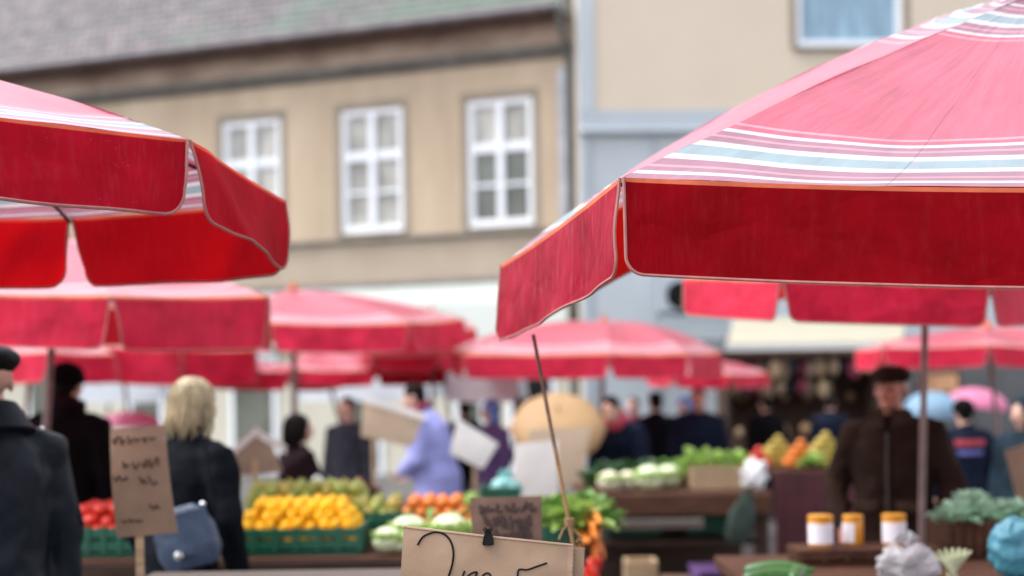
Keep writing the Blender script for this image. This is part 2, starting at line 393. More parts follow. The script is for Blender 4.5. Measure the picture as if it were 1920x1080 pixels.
# ------------------------------------------------------------------ mesh builder
class MB:
    def __init__(s):
        s.v, s.f, s.mi, s.uv = [], [], [], {}
        s.cur = 0
    def add(s, vs, fs, uvs=None):
        b = len(s.v)
        s.v += [V(p) for p in vs]
        for k, f in enumerate(fs):
            s.f.append([b + i for i in f]); s.mi.append(s.cur)
            if uvs:
                s.uv[len(s.f) - 1] = [uvs[i] for i in f]
        return s
    def box(s, c, d, rot=None):
        hx, hy, hz = d[0] / 2, d[1] / 2, d[2] / 2
        ps = [V((x, y, z)) for z in (-hz, hz) for y in (-hy, hy) for x in (-hx, hx)]
        if rot is not None:
            ps = [rot @ p for p in ps]
        c = V(c)
        return s.add([p + c for p in ps], [(0, 2, 3, 1), (4, 5, 7, 6), (0, 1, 5, 4), (2, 6, 7, 3), (0, 4, 6, 2), (1, 3, 7, 5)])
    def ell(s, c, r, nu=16, nv=10, rot=None, fn=None):
        vs, fs = [], []
        c = V(c)
        if isinstance(r, (int, float)):
            r = (r, r, r)
        for j in range(nv + 1):
            a = -PI / 2 + PI * j / nv
            for i in range(nu):
                t = 2 * PI * i / nu
                p = V((r[0] * math.cos(a) * math.cos(t), r[1] * math.cos(a) * math.sin(t), r[2] * math.sin(a)))
                if fn:
                    p = fn(p)
                if rot is not None:
                    p = rot @ p
                vs.append(p + c)
        for j in range(nv):
            for i in range(nu):
                k = (i + 1) % nu
                fs.append((j * nu + i, j * nu + k, (j + 1) * nu + k, (j + 1) * nu + i))
        return s.add(vs, fs)
    def loft(s, rings, cap=True):
        n = len(rings[0]); vs = [p for r in rings for p in r]; fs = []
        for j in range(len(rings) - 1):
            for i in range(n):
                k = (i + 1) % n
                fs.append((j * n + i, j * n + k, (j + 1) * n + k, (j + 1) * n + i))
        if cap:
            fs.append(tuple(reversed(range(n)))); b = (len(rings) - 1) * n
            fs.append(tuple(range(b, b + n)))
        return s.add(vs, fs)
    def tube(s, pts, r, n=8, round_ends=False):
        pts = [V(p) for p in pts]
        rs = list(r) if isinstance(r, (list, tuple)) else [r] * len(pts)
        if round_ends:
            d0 = (pts[0] - pts[1]).normalized(); d1 = (pts[-1] - pts[-2]).normalized()
            a0 = [(pts[0] + d0 * rs[0] * math.sin(q), rs[0] * max(.05, math.cos(q))) for q in (1.45, 1.0, .5)]
            a1 = [(pts[-1] + d1 * rs[-1] * math.sin(q), rs[-1] * max(.05, math.cos(q))) for q in (.5, 1.0, 1.45)]
            pts = [a[0] for a in a0] + pts + [a[0] for a in a1]
            rs = [a[1] for a in a0] + rs + [a[1] for a in a1]
        rings = []; ref = None
        for i, p in enumerate(pts):
            d = (pts[min(i + 1, len(pts) - 1)] - pts[max(i - 1, 0)]).normalized()
            if ref is None:
                ref = V((0, 0, 1)) if abs(d.z) < .9 else V((1, 0, 0))
            x = d.cross(ref)
            if x.length < 1e-6:
                x = d.orthogonal()
            x.normalize(); y = x.cross(d).normalized(); ref = y
            rings.append([p + rs[i] * (math.cos(2 * PI * k / n) * x + math.sin(2 * PI * k / n) * y) for k in range(n)])
        return s.loft(rings)
    def lathe(s, prof, c=(0, 0, 0), n=20):
        c = V(c)
        return s.loft([[c + V((r * math.cos(2 * PI * k / n), r * math.sin(2 * PI * k / n), z)) for k in range(n)] for r, z in prof])
    def grid(s, rows, uvrows=None):
        m = len(rows[0]); vs = [p for r in rows for p in r]
        uvs = [u for r in uvrows for u in r] if uvrows else None
        fs = [(j * m + i, j * m + i + 1, (j + 1) * m + i + 1, (j + 1) * m + i) for j in range(len(rows) - 1) for i in range(m - 1)]
        return s.add(vs, fs, uvs)
    def slab(s, rows, off):
        off = V(off)
        m = len(rows[0]); n = len(rows)
        a = [V(p) for r in rows for p in r]
        vs = a + [p + off for p in a]; N = len(a); fs = []
        for j in range(n - 1):
            for i in range(m - 1):
                q = (j * m + i, j * m + i + 1, (j + 1) * m + i + 1, (j + 1) * m + i)
                fs.append(q); fs.append(tuple(N + k for k in reversed(q)))
        bd = [(0, i) for i in range(m)] + [(j, m - 1) for j in range(1, n)] + [(n - 1, i) for i in range(m - 2, -1, -1)] + [(j, 0) for j in range(n - 2, 0, -1)]
        bd = [j * m + i for j, i in bd]
        for k in range(len(bd)):
            p, q = bd[k], bd[(k + 1) % len(bd)]
            fs.append((p, N + p, N + q, q))
        return s.add(vs, fs)
    def mesh(s, name, mats, smooth=True, origin=(0, 0, 0), ang=40):
        me = bpy.data.meshes.new(name)
        o = V(origin)
        me.from_pydata([p - o for p in s.v], [], s.f)
        if not isinstance(mats, (list, tuple)):
            mats = [mats]
        for m in mats:
            me.materials.append(m)
        me.polygons.foreach_set('material_index', s.mi)
        if s.uv:
            uvl = me.uv_layers.new(name='UVMap')
            for p in me.polygons:
                u = s.uv.get(p.index)
                if u:
                    for li, q in zip(p.loop_indices, u):
                        uvl.data[li].uv = q
        bm = bmesh.new(); bm.from_mesh(me)
        bmesh.ops.remove_doubles(bm, verts=bm.verts, dist=1e-6)
        if not s.uv:
            bmesh.ops.recalc_face_normals(bm, faces=bm.faces)
        bm.to_mesh(me); bm.free()
        if smooth:
            me.polygons.foreach_set('use_smooth', [True] * len(me.polygons))
            me.set_sharp_from_angle(angle=R(ang))
        return me
    def build(s, name, mats, parent=None, origin=(0, 0, 0), smooth=True, bev=0, ang=40):
        o = bpy.data.objects.new(name, s.mesh(name, mats, smooth, origin, ang))
        COL.objects.link(o)
        if parent:
            o.parent = parent
        else:
            o.location = origin
        if bev:
            b = o.modifiers.new('bevel', 'BEVEL'); b.width = bev; b.segments = 2; b.limit_method = 'ANGLE'
        return o

def tag(o, label, cat, group=None):
    o['label'] = label; o['category'] = cat
    if group:
        o['group'] = group
    return o

def thing(name, label, cat, loc=(0, 0, 0), rz=0, group=None):
    o = bpy.data.objects.new(name, None); COL.objects.link(o)
    o.empty_display_size = .1
    o.location = loc; o.rotation_euler = (0, 0, rz)
    return tag(o, label, cat, group)

def nz(p, sc_=1.0, seed=0.0):
    return noise.noise(V(p) * sc_ + V((seed, seed * 1.7, -seed)))

def evalmesh(ob):
    dg = bpy.context.evaluated_depsgraph_get()
    me = bpy.data.meshes.new_from_object(ob.evaluated_get(dg))
    return me

def remeshed(mb, name, mats, parent, voxel, smooth_it=3, disp=0, dscale=6, seed=0, colorfn=None, zs=.8):
    """join overlapping closed shells into ONE continuous skin"""
    tmp = bpy.data.objects.new('tmp', mb.mesh('tmp', mats)); COL.objects.link(tmp)
    md = tmp.modifiers.new('r', 'REMESH'); md.mode = 'VOXEL'; md.voxel_size = voxel
    me = evalmesh(tmp)
    old = tmp.data
    bpy.data.objects.remove(tmp); bpy.data.meshes.remove(old)
    bm = bmesh.new(); bm.from_mesh(me)
    for _ in range(smooth_it):
        bmesh.ops.smooth_vert(bm, verts=bm.verts, factor=.5, use_axis_x=True, use_axis_y=True, use_axis_z=True)
    if disp:
        bm.normal_update()
        for v in bm.verts:
            q = V((v.co.x * dscale, v.co.y * dscale, v.co.z * dscale * zs))
            v.co += v.normal * disp * (noise.noise(q + V((seed, 0, 0))) + .5 * noise.noise(q * 2.3 + V((0, seed, 0))))
    bm.to_mesh(me); bm.free()
    me.name = name
    me.materials.clear()
    for m in (mats if isinstance(mats, (list, tuple)) else [mats]):
        me.materials.append(m)
    if colorfn:
        me.polygons.foreach_set('material_index', [colorfn(p.center) for p in me.polygons])
    else:
        me.polygons.foreach_set('material_index', [0] * len(me.polygons))
    me.polygons.foreach_set('use_smooth', [True] * len(me.polygons))
    o = bpy.data.objects.new(name, me); COL.objects.link(o)
    o.parent = parent
    return o

# ------------------------------------------------------------------ ground and sky light
g = MB()
g.grid([[V((-120, -40, 0)), V((120, -40, 0))], [V((-120, 220, 0)), V((120, 220, 0))]])
gr = g.build('ground', M['paving'], smooth=False); gr['kind'] = 'structure'
gr['label'] = 'wet grey stone paving of the market square'

w = bpy.data.worlds.new('World'); sc.world = w; w.use_nodes = True
nt = w.node_tree
sky = nt.nodes.new('ShaderNodeTexSky'); sky.sky_type = 'NISHITA'; sky.sun_disc = False
SUN_EL, SUN_AZ = R(60), R(-92)                # azimuth measured from +Y towards +X
sky.sun_elevation = SUN_EL; sky.sun_rotation = SUN_AZ
sky.dust_density = 2.2; sky.air_density = 1.0; sky.ozone_density = 1.0
hs = nt.nodes.new('ShaderNodeHueSaturation'); hs.inputs['Saturation'].default_value = .30
nt.links.new(sky.outputs[0], hs.inputs['Color'])
bg = nt.nodes['Background']; bg.inputs['Strength'].default_value = .15
nt.links.new(hs.outputs[0], bg.inputs['Color'])
sd = bpy.data.lights.new('overcast_sun', 'SUN'); sd.energy = 1.0; sd.angle = R(40); sd.color = (1, .97, .93)
so = bpy.data.objects.new('overcast_sun', sd); COL.objects.link(so)
sdir = V((math.sin(SUN_AZ) * math.cos(SUN_EL), math.cos(SUN_AZ) * math.cos(SUN_EL), math.sin(SUN_EL)))
so.rotation_euler = sdir.to_track_quat('Z', 'Y').to_euler()
so.location = sdir * 50
sc.view_settings.view_transform = 'Standard'
sc.view_settings.look = 'None'
sc.view_settings.exposure = 1.68
sc.view_settings.gamma = 1
sc.cycles.max_bounces = 8
sc.cycles.use_denoising = True

# ------------------------------------------------------------------ umbrellas
def umbrella(label, verts, apex, vh, pole_base, group='red market umbrellas', bulge=None, sag=.02, ns=12, ntt=18, flare=.02,
             canopy='canopy', valance='valance', piping=True, pole_r=.02, skip=(), rc=.05, inset=.012, wave=.008, cap=True, seed=0,
             name='market_umbrella', pole_mat='pole', nrow=6, rodr=.006, vmats=None, fold=0.0):
    n = len(verts)
    verts = [V(v) for v in verts]; apex = V(apex); base = V(pole_base)
    vhs = list(vh) if isinstance(vh, (list, tuple)) else [vh] * n
    bl = bulge or [.03] * n
    root = thing(name, label, 'umbrella', base, 0, group)
    up = V((0, 0, 1))
    def ridge(i, t):
        i %= n
        return verts[i].lerp(apex, t) + up * bl[i] * 4 * t * (1 - t)
    mb = MB()
    for i in range(n):
        if i in skip:
            continue
        rows, uvr = [], []
        for b in range(ntt + 1):
            t = b / ntt
            a, c = ridge(i, t), ridge(i + 1, t)
            row, ur = [], []
            for k in range(ns + 1):
                s = k / ns
                sg = sag * math.sin(PI * s) * (.2 + .8 * min(1, t / .22) ** .8) * (1 - t) ** .8
                p = a.lerp(c, s) - up * sg
                p += up * .006 * nz(p, 4.5, seed + i)
                row.append(p); ur.append((s + i, t))
            rows.append(row); uvr.append(ur)
        mb.grid(rows, uvr)
    mb.build('canopy', M[canopy], root, base, ang=60)
    cen = sum(verts, V()) / n
    for i in range(n):
        if i in skip:
            continue
        a, c = verts[i], verts[(i + 1) % n]
        ln = (c - a).length
        out = (c - a).cross(up); out.normalize()
        if out.dot((a + c) / 2 - cen) < 0:
            out = -out
        rows, uvr = [], []
        NS = ns * 2
        ease = lambda u: .5 - .5 * math.copysign(abs(math.cos(PI * u)) ** .75, math.cos(PI * u))
        def vp(s, r):
            h = vhs[i] * (1 - s) + vhs[(i + 1) % n] * s
            e = min(s, 1 - s) * ln
            hh = h if e > rc else h - rc + math.sqrt(max(0, rc * rc - (rc - e) ** 2))
            ss = .5 + (s - .5) * (1 - 2 * (.004 + inset * r) / ln)
            edge = a.lerp(c, ss) - up * sag * .2 * math.sin(PI * s)
            d = hh * r
            wv = wave * r * (nz((s * ln * 5, i * 3.1, r), 1, seed) * 1.5 + math.sin(s * ln * 9 + seed + i) * .6) + fold * math.exp(-((s - .13 - .22 * r) / .085) ** 2) * (.25 + .75 * r) * (1 - r * .3)
            return edge - up * d + out * (flare * r + wv + .004)
        for k in range(nrow + 1):
            r = k / nrow
            rows.append([vp(ease(j / NS), r) for j in range(NS + 1)])
            uvr.append([(j / NS, r) for j in range(NS + 1)])
        vmb = MB(); vmb.grid(rows, uvr)
        vo = vmb.build('valance', M[(vmats or {}).get(i, valance)], root, base, ang=80)
        if piping:
            pm = MB()
            side = [vp(0, k / 6) for k in range(6)] + [vp(ease(j / NS), 1) for j in range(NS + 1)] + [vp(1, 1 - k / 6) for k in range(1, 7)]
            pm.tube(side, .0042, 6)
            pm.build('piping', M['piping'], vo, base)
    for i in range(n):
        if i in skip and (i - 1) % n in skip:
            continue
        rb = MB()
        rb.tube([ridge(i, t / 8) - up * .016 for t in range(9)], rodr, 6)
        rb.build('rib', M['rib'], root, base)
    pm = MB(); pm.tube([base, apex - up * .01], pole_r, 12)
    pm.build('pole', M[pole_mat], root, base)
    if cap:
        cm = MB(); cm.lathe([(.001, .07), (.018, .065), (.022, .045), (.012, .03), (.05, .012), (.06, -.004), (.001, -.006)], apex + up * .004, 14)
        cm.build('finial', M['valance'], root, base)
    return root

# near right umbrella, in focus
A = W(1166, 333, 3.2); B = W(941, 497, 4.35)
Cc = V((1.42, 3.12, W(1920, 350, 3.14).z - .01)); Gv = V((2.55, 3.3, 2.10)); Fv = V((3.05, 4.2, 2.2)); Dv = V((.74, 5.15, 2.43)); Ev = V((2.4, 5.2, 2.42))
apexR = W(1945, -14, 4.1)
umbR = umbrella('red striped umbrella in front at right, its near corner in sharp focus', [A, B, Dv, Ev, Fv, Gv, Cc], apexR,
                [.217, .235, .235, .23, .23, .225, .222], (1.62, 4.15, 0), bulge=[.012, .115, .10, .03, .02, .02, .012], sag=.044, ns=30, ntt=40, flare=.008,
                valance='valance', vmats={0: 'valance_faded'}, wave=.012, nrow=12, rc=.04, seed=3, inset=.002)
# the rod that holds its far corner down
g0, g1 = W(1000, 628, 4.3), W(1073, 1012, 4.12)
dd = (g1 - g0); g2 = g0 + dd * ((g0.z - .0) / -dd.z * 1.0)
rm = MB(); rm.tube([g0, g0.lerp(g1, .55)], .0058, 8); rm.cur = 1; rm.tube([g0.lerp(g1, .55), g1, g2], .0058, 8)
rm.build('guy_rod', [M['rod'], M['rod_ochre']], umbR, (1.62, 4.15, 0))
sm = MB()
k = W(1068, 985, 4.09)
for j in range(4):
    sm.tube([k + V((.012 * math.cos(a / 8 * 2 * PI), .012 * math.sin(a / 8 * 2 * PI), .006 * j)) for a in range(9)], .003, 5)
sm.tube([k, W(1056, 992, 4.08), W(1048, 1012, 4.07)], .003, 5)
sm.tube([k, W(1082, 1000, 4.08), W(1092, 1008, 4.07), W(1080, 1016, 4.07)], .003, 5)
tag(sm.build('string', M['string'], None, k), 'brown string knotted round the thin leaning rod', 'string')

# near left umbrella
C1 = W(352, 262, 3.6); C2 = W(534, 377, 4.3); C3 = W(131, 408, 4.66)
C0 = V((-1.45, 2.98, C1.z + .0)); C4 = V((-2.35, 4.55, C3.z)); C5 = V((-2.5, 3.6, C1.z))
umbL = umbrella('red umbrella in front at left, its orange red underside showing', [C1, C2, C3, C4, C5, C0], W(-190, 104, 3.85),
                [.195, .218, .225, .22, .2, .195], (-1.75, 3.85, 0), bulge=[.015, .02, .02, .02, .02, .015], sag=.02, ns=16, ntt=28, flare=.03, wave=.02,
                nrow=10, rc=.06, inset=.02, seed=11, valance='valance_mid', fold=.035)

def umb_px(label, vp, apx, Yc, vh, pole_px, seed, **kw):
    """vp: (px, py, Y) of the roof corners, in order"""
    vs = [W(*q) for q in vp]
    ap = W(apx[0], apx[1], Yc)
    b = W(pole_px, 1000, Yc); b.z = 0
    kw.setdefault('ns', 8); kw.setdefault('ntt', 10); kw.setdefault('nrow', 4); kw.setdefault('canopy', 'canopy_far'); kw.setdefault('valance', 'valance_far')
    return umbrella(label, vs, ap, vh, b, seed=seed, **kw)

# mid left, second row
umb_px('red umbrella behind the near left one, pole at the black coated man',
       [(-180, 548, 6.5), (209, 556, 6.4), (504, 556, 7.0), (420, 575, 8.4), (60, 575, 8.6), (-260, 565, 7.8)], (110, 440, 7.4), 7.4, [.22, .24, .255, .22, .22, .22], 48, 21,
       flare=.02, wave=.02, sag=.035, inset=.03, bulge=[.02] * 6)
umb_px('red umbrella with a tall red finial beside the old house lower wall',
       [(508, 606, 12.0), (768, 606, 12.0), (868, 598, 13.4), (800, 592, 14.6), (560, 592, 14.6), (440, 598, 13.4)], (550, 543, 13.2), 13.2, .24, 553, 31,
       flare=.02, wave=.03, sag=.06, inset=.03, bulge=[.05] * 6, pole_r=.03)
umb_px('wide red umbrella above the shoppers, right behind the thin leaning rod',
       [(868, 665, 12.6), (1142, 664, 12.6), (1290, 664, 12.9), (1352, 662, 14.2), (1290, 652, 15.6), (960, 652, 15.6), (850, 655, 14.2)], (1133, 604, 14.0), 14.0, .21, 1120, 41,
       flare=.02, wave=.02, sag=.05, inset=.02, bulge=[.10] * 7, pole_r=.025)
umb_px('small red umbrella peeking out below the wide one, by the dark kiosk',
       [(1262, 700, 16.2), (1370, 702, 16.2), (1440, 700, 17.2), (1400, 694, 18.4), (1270, 694, 18.4), (1215, 696, 17.2)], (1310, 672, 17.4), 17.4, .16, 1335, 51,
       flare=.02, wave=.02, sag=.04, inset=.02, bulge=[.04] * 6)
umb_px('red umbrella far left, its rim behind the black cap and the knit hat',
       [(-120, 664, 12.6), (92, 660, 12.2), (215, 664, 13.0), (180, 655, 14.6), (0, 655, 14.8), (-150, 655, 14)], (60, 612, 13.6), 13.6, .26, 30, 61,
       flare=.03, wave=.03, sag=.06, inset=.02, bulge=[.03] * 6)
umb_px('red umbrella dipping in a curve right above the blond woman',
       [(345, 688, 15.6), (540, 696, 15.6), (640, 694, 16.6), (580, 686, 18), (420, 686, 18), (320, 686, 17)], (350, 650, 17.0), 17.0, .21, 415, 71,
       flare=.02, wave=.03, sag=.10, inset=.02, bulge=[-.05] * 6)
umb_px('red umbrella behind the finial umbrella, over the white tarpaulins',
       [(560, 694, 15.6), (705, 694, 15.6), (850, 690, 16.4), (860, 682, 18), (660, 682, 18), (530, 686, 17)], (600, 652, 16.8), 16.8, .17, 690, 81,
       flare=.02, wave=.03, sag=.06, inset=.02, bulge=[.02] * 6)
umb_px('red umbrella filling the gap behind the curved one, far from the stalls',
       [(205, 650, 14.2), (340, 655, 14.2), (480, 655, 14.6), (460, 645, 16.6), (300, 645, 16.6), (180, 645, 15.8)], (330, 618, 15.4), 15.4, .36, 330, 86,
       flare=.02, wave=.03, sag=.06, inset=.02, bulge=[.02] * 6)
umb_px('red umbrella on the brown pole before the man in the brown coat',
       [(1282, 522, 6.6), (1466, 526, 5.85), (1856, 537, 5.9), (2120, 530, 6.8), (2010, 500, 7.8), (1500, 500, 7.7)], (1737, 430, 6.9), 6.9, [.168, .168, .168, .16, .16, .16], 1717, 91,
       flare=.012, wave=.008, sag=.012, inset=.02, bulge=[.02] * 6, pole_r=.0175, rc=.04, ns=10)
umb_px('red umbrella at the right edge, behind the brown pole',
       [(1655, 652, 11.6), (1852, 647, 11.6), (2050, 652, 12.0), (2080, 640, 13.4), (1700, 640, 13.8), (1606, 656, 12.6)], (1850, 612, 12.6), 12.6, .17, 1896, 95,
       flare=.02, wave=.02, sag=.06, inset=.02, bulge=[.03] * 6)
umb_px('red umbrella tucked behind the finial umbrella right side',
       [(690, 618, 14.8), (800, 618, 14.8), (892, 616, 15.6), (880, 606, 17), (740, 606, 17), (660, 610, 16)], (810, 586, 16.0), 16.0, .24, 812, 101,
       flare=.02, wave=.03, sag=.05, inset=.02, bulge=[.03] * 6)
umb_px('small red umbrella low between the finial umbrella and the leaning rod',
       [(700, 668, 15.2), (820, 666, 15.0), (905, 664, 15.8), (890, 656, 17.4), (760, 656, 17.4), (680, 660, 16.4)], (820, 640, 16.4), 16.4, .17, 880, 105,
       flare=.02, wave=.03, sag=.05, inset=.02, bulge=[.03] * 6)
umb_px('red umbrella far back between the knit hat and the blond hair',
       [(90, 672, 15.2), (230, 672, 15.2), (360, 670, 15.6), (340, 662, 17.4), (200, 662, 17.4), (70, 664, 16.4)], (225, 640, 16.6), 16.6, .20, 262, 107,
       flare=.02, wave=.03, sag=.05, inset=.02, bulge=[.03] * 6)
for lab, vp, ap, yc, vh, pp in (
    ('white tarpaulin canopy with a deep valance, next to the tan umbrella', [(838, 700, 15.0), (972, 700, 15.0), (985, 694, 17), (850, 694, 17)], (905, 690, 16), 16, .30, 972),
    ('long white tarpaulin canopy under the red rims, over the shop front', [(556, 712, 19.4), (815, 708, 19.0), (830, 702, 21), (570, 702, 21)], (735, 676, 20), 20, .30, 600),
    ('white tarpaulin canopy between the knit hat and the blond hair', [(118, 715, 19.0), (300, 712, 19.0), (320, 706, 21), (120, 706, 21)], (215, 700, 20), 20, .30, 168)):
    umb_px(lab, vp, ap, yc, vh, pp, 5, canopy='white_canopy', valance='white_canopy', group='white tarpaulin canopies', piping=False, cap=False,
           name='tarpaulin_canopy', pole_r=.02, wave=.02)

# ------------------------------------------------------------------ houses
class Facade:
    def __init__(s, p0, ang):
        s.p0 = V((p0.x, p0.y, 0)); s.a = ang
        s.ex = V((math.cos(ang), math.sin(ang), 0)); s.ey = V((-math.sin(ang), math.cos(ang), 0))
    def at(s, px, py, off=0.0):
        o = V((0, 0, CAMZ)); d = (W(px, py, 1) - o)
        t = ((s.p0 + s.ey * off - o).dot(s.ey)) / d.dot(s.ey)
        p = o + d * t
        return (p - s.p0).dot(s.ex), p.z

def wall_with_holes(mb, x0, x1, z0, z1, holes, depth=.16):
    xs = sorted({x0, x1, *[h[0] for h in holes], *[h[1] for h in holes]})
    zs = sorted({z0, z1, *[h[2] for h in holes], *[h[3] for h in holes]})
    for i in range(len(xs) - 1):
        for j in range(len(zs) - 1):
            cx, cz = (xs[i] + xs[i + 1]) / 2, (zs[j] + zs[j + 1]) / 2
            if any(h[0] < cx < h[1] and h[2] < cz < h[3] for h in holes):
                continue
            mb.add([(xs[i], 0, zs[j]), (xs[i + 1], 0, zs[j]), (xs[i + 1], 0, zs[j + 1]), (xs[i], 0, zs[j + 1])], [(0, 1, 2, 3)])
    for a, b, c, d in holes:
        mb.add([(a, 0, c), (b, 0, c), (b, 0, d), (a, 0, d), (a, depth, c), (b, depth, c), (b, depth, d), (a, depth, d)],
               [(0, 4, 5, 1), (1, 5, 6, 2), (2, 6, 7, 3), (3, 7, 4, 0)])

def prof(mb, x0, x1, pts):                    # extrude a profile (y, z) along local x
    n = len(pts)
    mb.add([(x0, y, z) for y, z in pts] + [(x1, y, z) for y, z in pts],
           [(i, (i + 1) % n, n + (i + 1) % n, n + i) for i in range(n)] + [tuple(range(n)), tuple(reversed(range(n, 2 * n)))])

FA = Facade(W(1076, 500, 26.0), R(-20.8))
house = thing('old_house', 'old tan plastered house with a mossy tiled roof and white windows', 'building', FA.p0, FA.a)
XL = -17.0
zc = FA.at(900, 122)[1]; zeave = FA.at(900, 38, -.45)[1]; zs1 = FA.at(900, 432)[1]; zlow = FA.at(900, 520)[1]
wins = [(418, 226, 526, 440), (640, 204, 755, 436), (877, 185, 999, 424)]
holes = []
for a, b, c, d in wins:
    xa = FA.at(a, (b + d) / 2)[0]; xb = FA.at(c, (b + d) / 2)[0]
    zt = FA.at((a + c) / 2, b)[1]; zb = FA.at((a + c) / 2, d)[1]
    holes.append((xa, xb, zb, zt))
wm = MB(); wall_with_holes(wm, XL, -.02, zs1 + .0, zc, holes, .14)
wm.build('wall', M['plaster_tan'], house, smooth=False)
wl = MB(); wl.box(((XL - .02) / 2, .1, (zs1 - .12 + zlow) / 2), (-XL - .02, .2, zs1 - .12 - zlow)); wl.build('lower_wall', M['plinth'], house, smooth=False)
lg = MB(); prof(lg, XL, 0.0, [(.1, zs1), (-.10, zs1 - .01), (-.12, zs1 - .06), (-.04, zs1 - .12), (.1, zs1 - .121)]); lg.build('ledge', M['ledge'], house, smooth=False)
lg = MB(); prof(lg, XL, 0.0, [(.1, zlow - .0), (-.08, zlow - .01), (-.10, zlow - .10), (.1, zlow - .11)]); lg.build('string_course', M['moulding'], house, smooth=False)
cn = MB(); prof(cn, XL, .0, [(.1, zc + .001), (-.06, zc + .002), (-.10, zc + .06), (-.16, zc + .10), (-.2, zc + .20), (-.06, zc + .24), (.1, zc + .241)])
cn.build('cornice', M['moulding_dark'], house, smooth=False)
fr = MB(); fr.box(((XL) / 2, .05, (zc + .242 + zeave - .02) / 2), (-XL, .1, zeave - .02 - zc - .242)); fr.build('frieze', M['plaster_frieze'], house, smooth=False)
sf = MB(); sf.box((XL / 2, -.24, zeave), (-XL, .56, .035))
sf.build('eave', M['soffit'], house, smooth=False)
# roof with tile courses
rf = MB()
sl = math.tan(R(42)); ncourse = 24
rows = []
for i in range(ncourse):
    y0 = -.55 + i * .22; z0 = zeave + .04 + i * .22 * sl
    for dz, yy in ((.05, 0), (.02, .22)):
        rows.append([V((XL + (-XL) * k / 60, y0 + yy, z0 + yy * sl + dz - .03 + .012 * nz((k * .5, i * .7, 0), 1.0, 2))) for k in range(61)])
rf.grid(rows)
ro = rf.build('roof', M['roof'], house, smooth=False)
ed = MB()
for i in range(76):
    x = XL + .11 + i * .224
    if x > -.1: break
    ed.tube([(x, -.60, zeave - .0 + .015 * nz((i, 0, 0), .9)), (x, -.40, zeave + .13)], [.10, .10], 8)
ed.build('eave_tile', M['eave_tile'], ro, smooth=True)
gt = MB()
gt.tube([(XL, -.66, zeave + .05), (0, -.66, zeave + .05)], .065, 10); gt.build('gutter', M['gutter'], house)
dp = MB()
dx = FA.at(1072, 300)[0]
dp.tube([(dx, -.62, zeave), (dx, -.45, zeave - .35), (dx, -.10, zeave - .75), (dx, -.10, .05)], .07, 12)
for z in (2.4, 4.2, 6.0):
    dp.tube([(dx, -.10, z), (dx, -.10, z + .06)], .085, 12)
dp.build('drainpipe', M['pipe_dark'], house)
dp = MB(); dx2 = FA.at(1057, 300)[0]; dp.box((dx2, -.03, (zc + zlow) / 2), (.16, .06, zc - zlow - .4)); dp.build('corner_strip', M['zinc'], house, smooth=False)

def window(parent, x0, x1, z0, z1, pale_rows=(), paneM='pane', rowsplit=(.0, .37, .70, 1.0), y=.075, fr_=.10, mull=.13, cols=2):
    f = MB(); wd = x1 - x0; ht = z1 - z0
    f.box(((x0 + fr_ / 2), y, (z0 + z1) / 2), (fr_, .1, ht)); f.box((x1 - fr_ / 2, y, (z0 + z1) / 2), (fr_, .1, ht))
    f.box(((x0 + x1) / 2, y + .002, z1 - fr_ / 2), (wd - 2 * fr_, .1, fr_)); f.box(((x0 + x1) / 2, y + .002, z0 + fr_ * .7), (wd - 2 * fr_, .1, fr_ * 1.4))
    iz0, iz1 = z0 + fr_ * 1.4, z1 - fr_
    if cols == 2:
        f.box(((x0 + x1) / 2, y - .01, (iz0 + iz1) / 2), (mull, .1, iz1 - iz0))
    bars = rowsplit[1:-1]
    for i, q in enumerate(bars):
        z = iz1 - q * (iz1 - iz0)
        f.box(((x0 + x1) / 2, y + .012 + .004 * i, z), (wd - 2 * fr_, .08, .17 if i == 0 else .06))
    wo = f.build('window', M['white_paint'], parent, smooth=False, bev=.008)
    for i in range(len(rowsplit) - 1):
        za = iz1 - rowsplit[i + 1] * (iz1 - iz0); zb = iz1 - rowsplit[i] * (iz1 - iz0)
        for c in range(cols):
            xa = x0 + fr_ if c == 0 else (x0 + x1) / 2; xb = (x0 + x1) / 2 if (c == 0 and cols == 2) else x1 - fr_
            p = MB(); p.box(((xa + xb) / 2, y + .055, (za + zb) / 2), (xb - xa - .004, .01, zb - za - .004))
            p.build('pane', M['pane_pale'] if i in pale_rows else M[paneM], wo, smooth=False)
    s = MB(); s.box(((x0 + x1) / 2, -.03, z0 - .03), (wd + .16, .16, .05)); s.build('sill', M['ledge'], wo, smooth=False, bev=.01)
    # narrow sunk surround
    e = MB()
    for bx in (((x0 - .07, -.006, (z0 + z1) / 2), (.12, .02, ht + .02)), ((x1 + .07, -.006, (z0 + z1) / 2), (.12, .02, ht + .02)), (((x0 + x1) / 2, -.006, z1 + .09), (wd + .26, .02, .14))):
        e.box(*bx)
    e.build('surround', M['surround'], wo, smooth=False)
    return wo
for i, h in enumerate(holes):
    window(house, *h, pale_rows=(0,) if i == 2 else ((0, 1) if i == 0 else (0, 1, 2)))
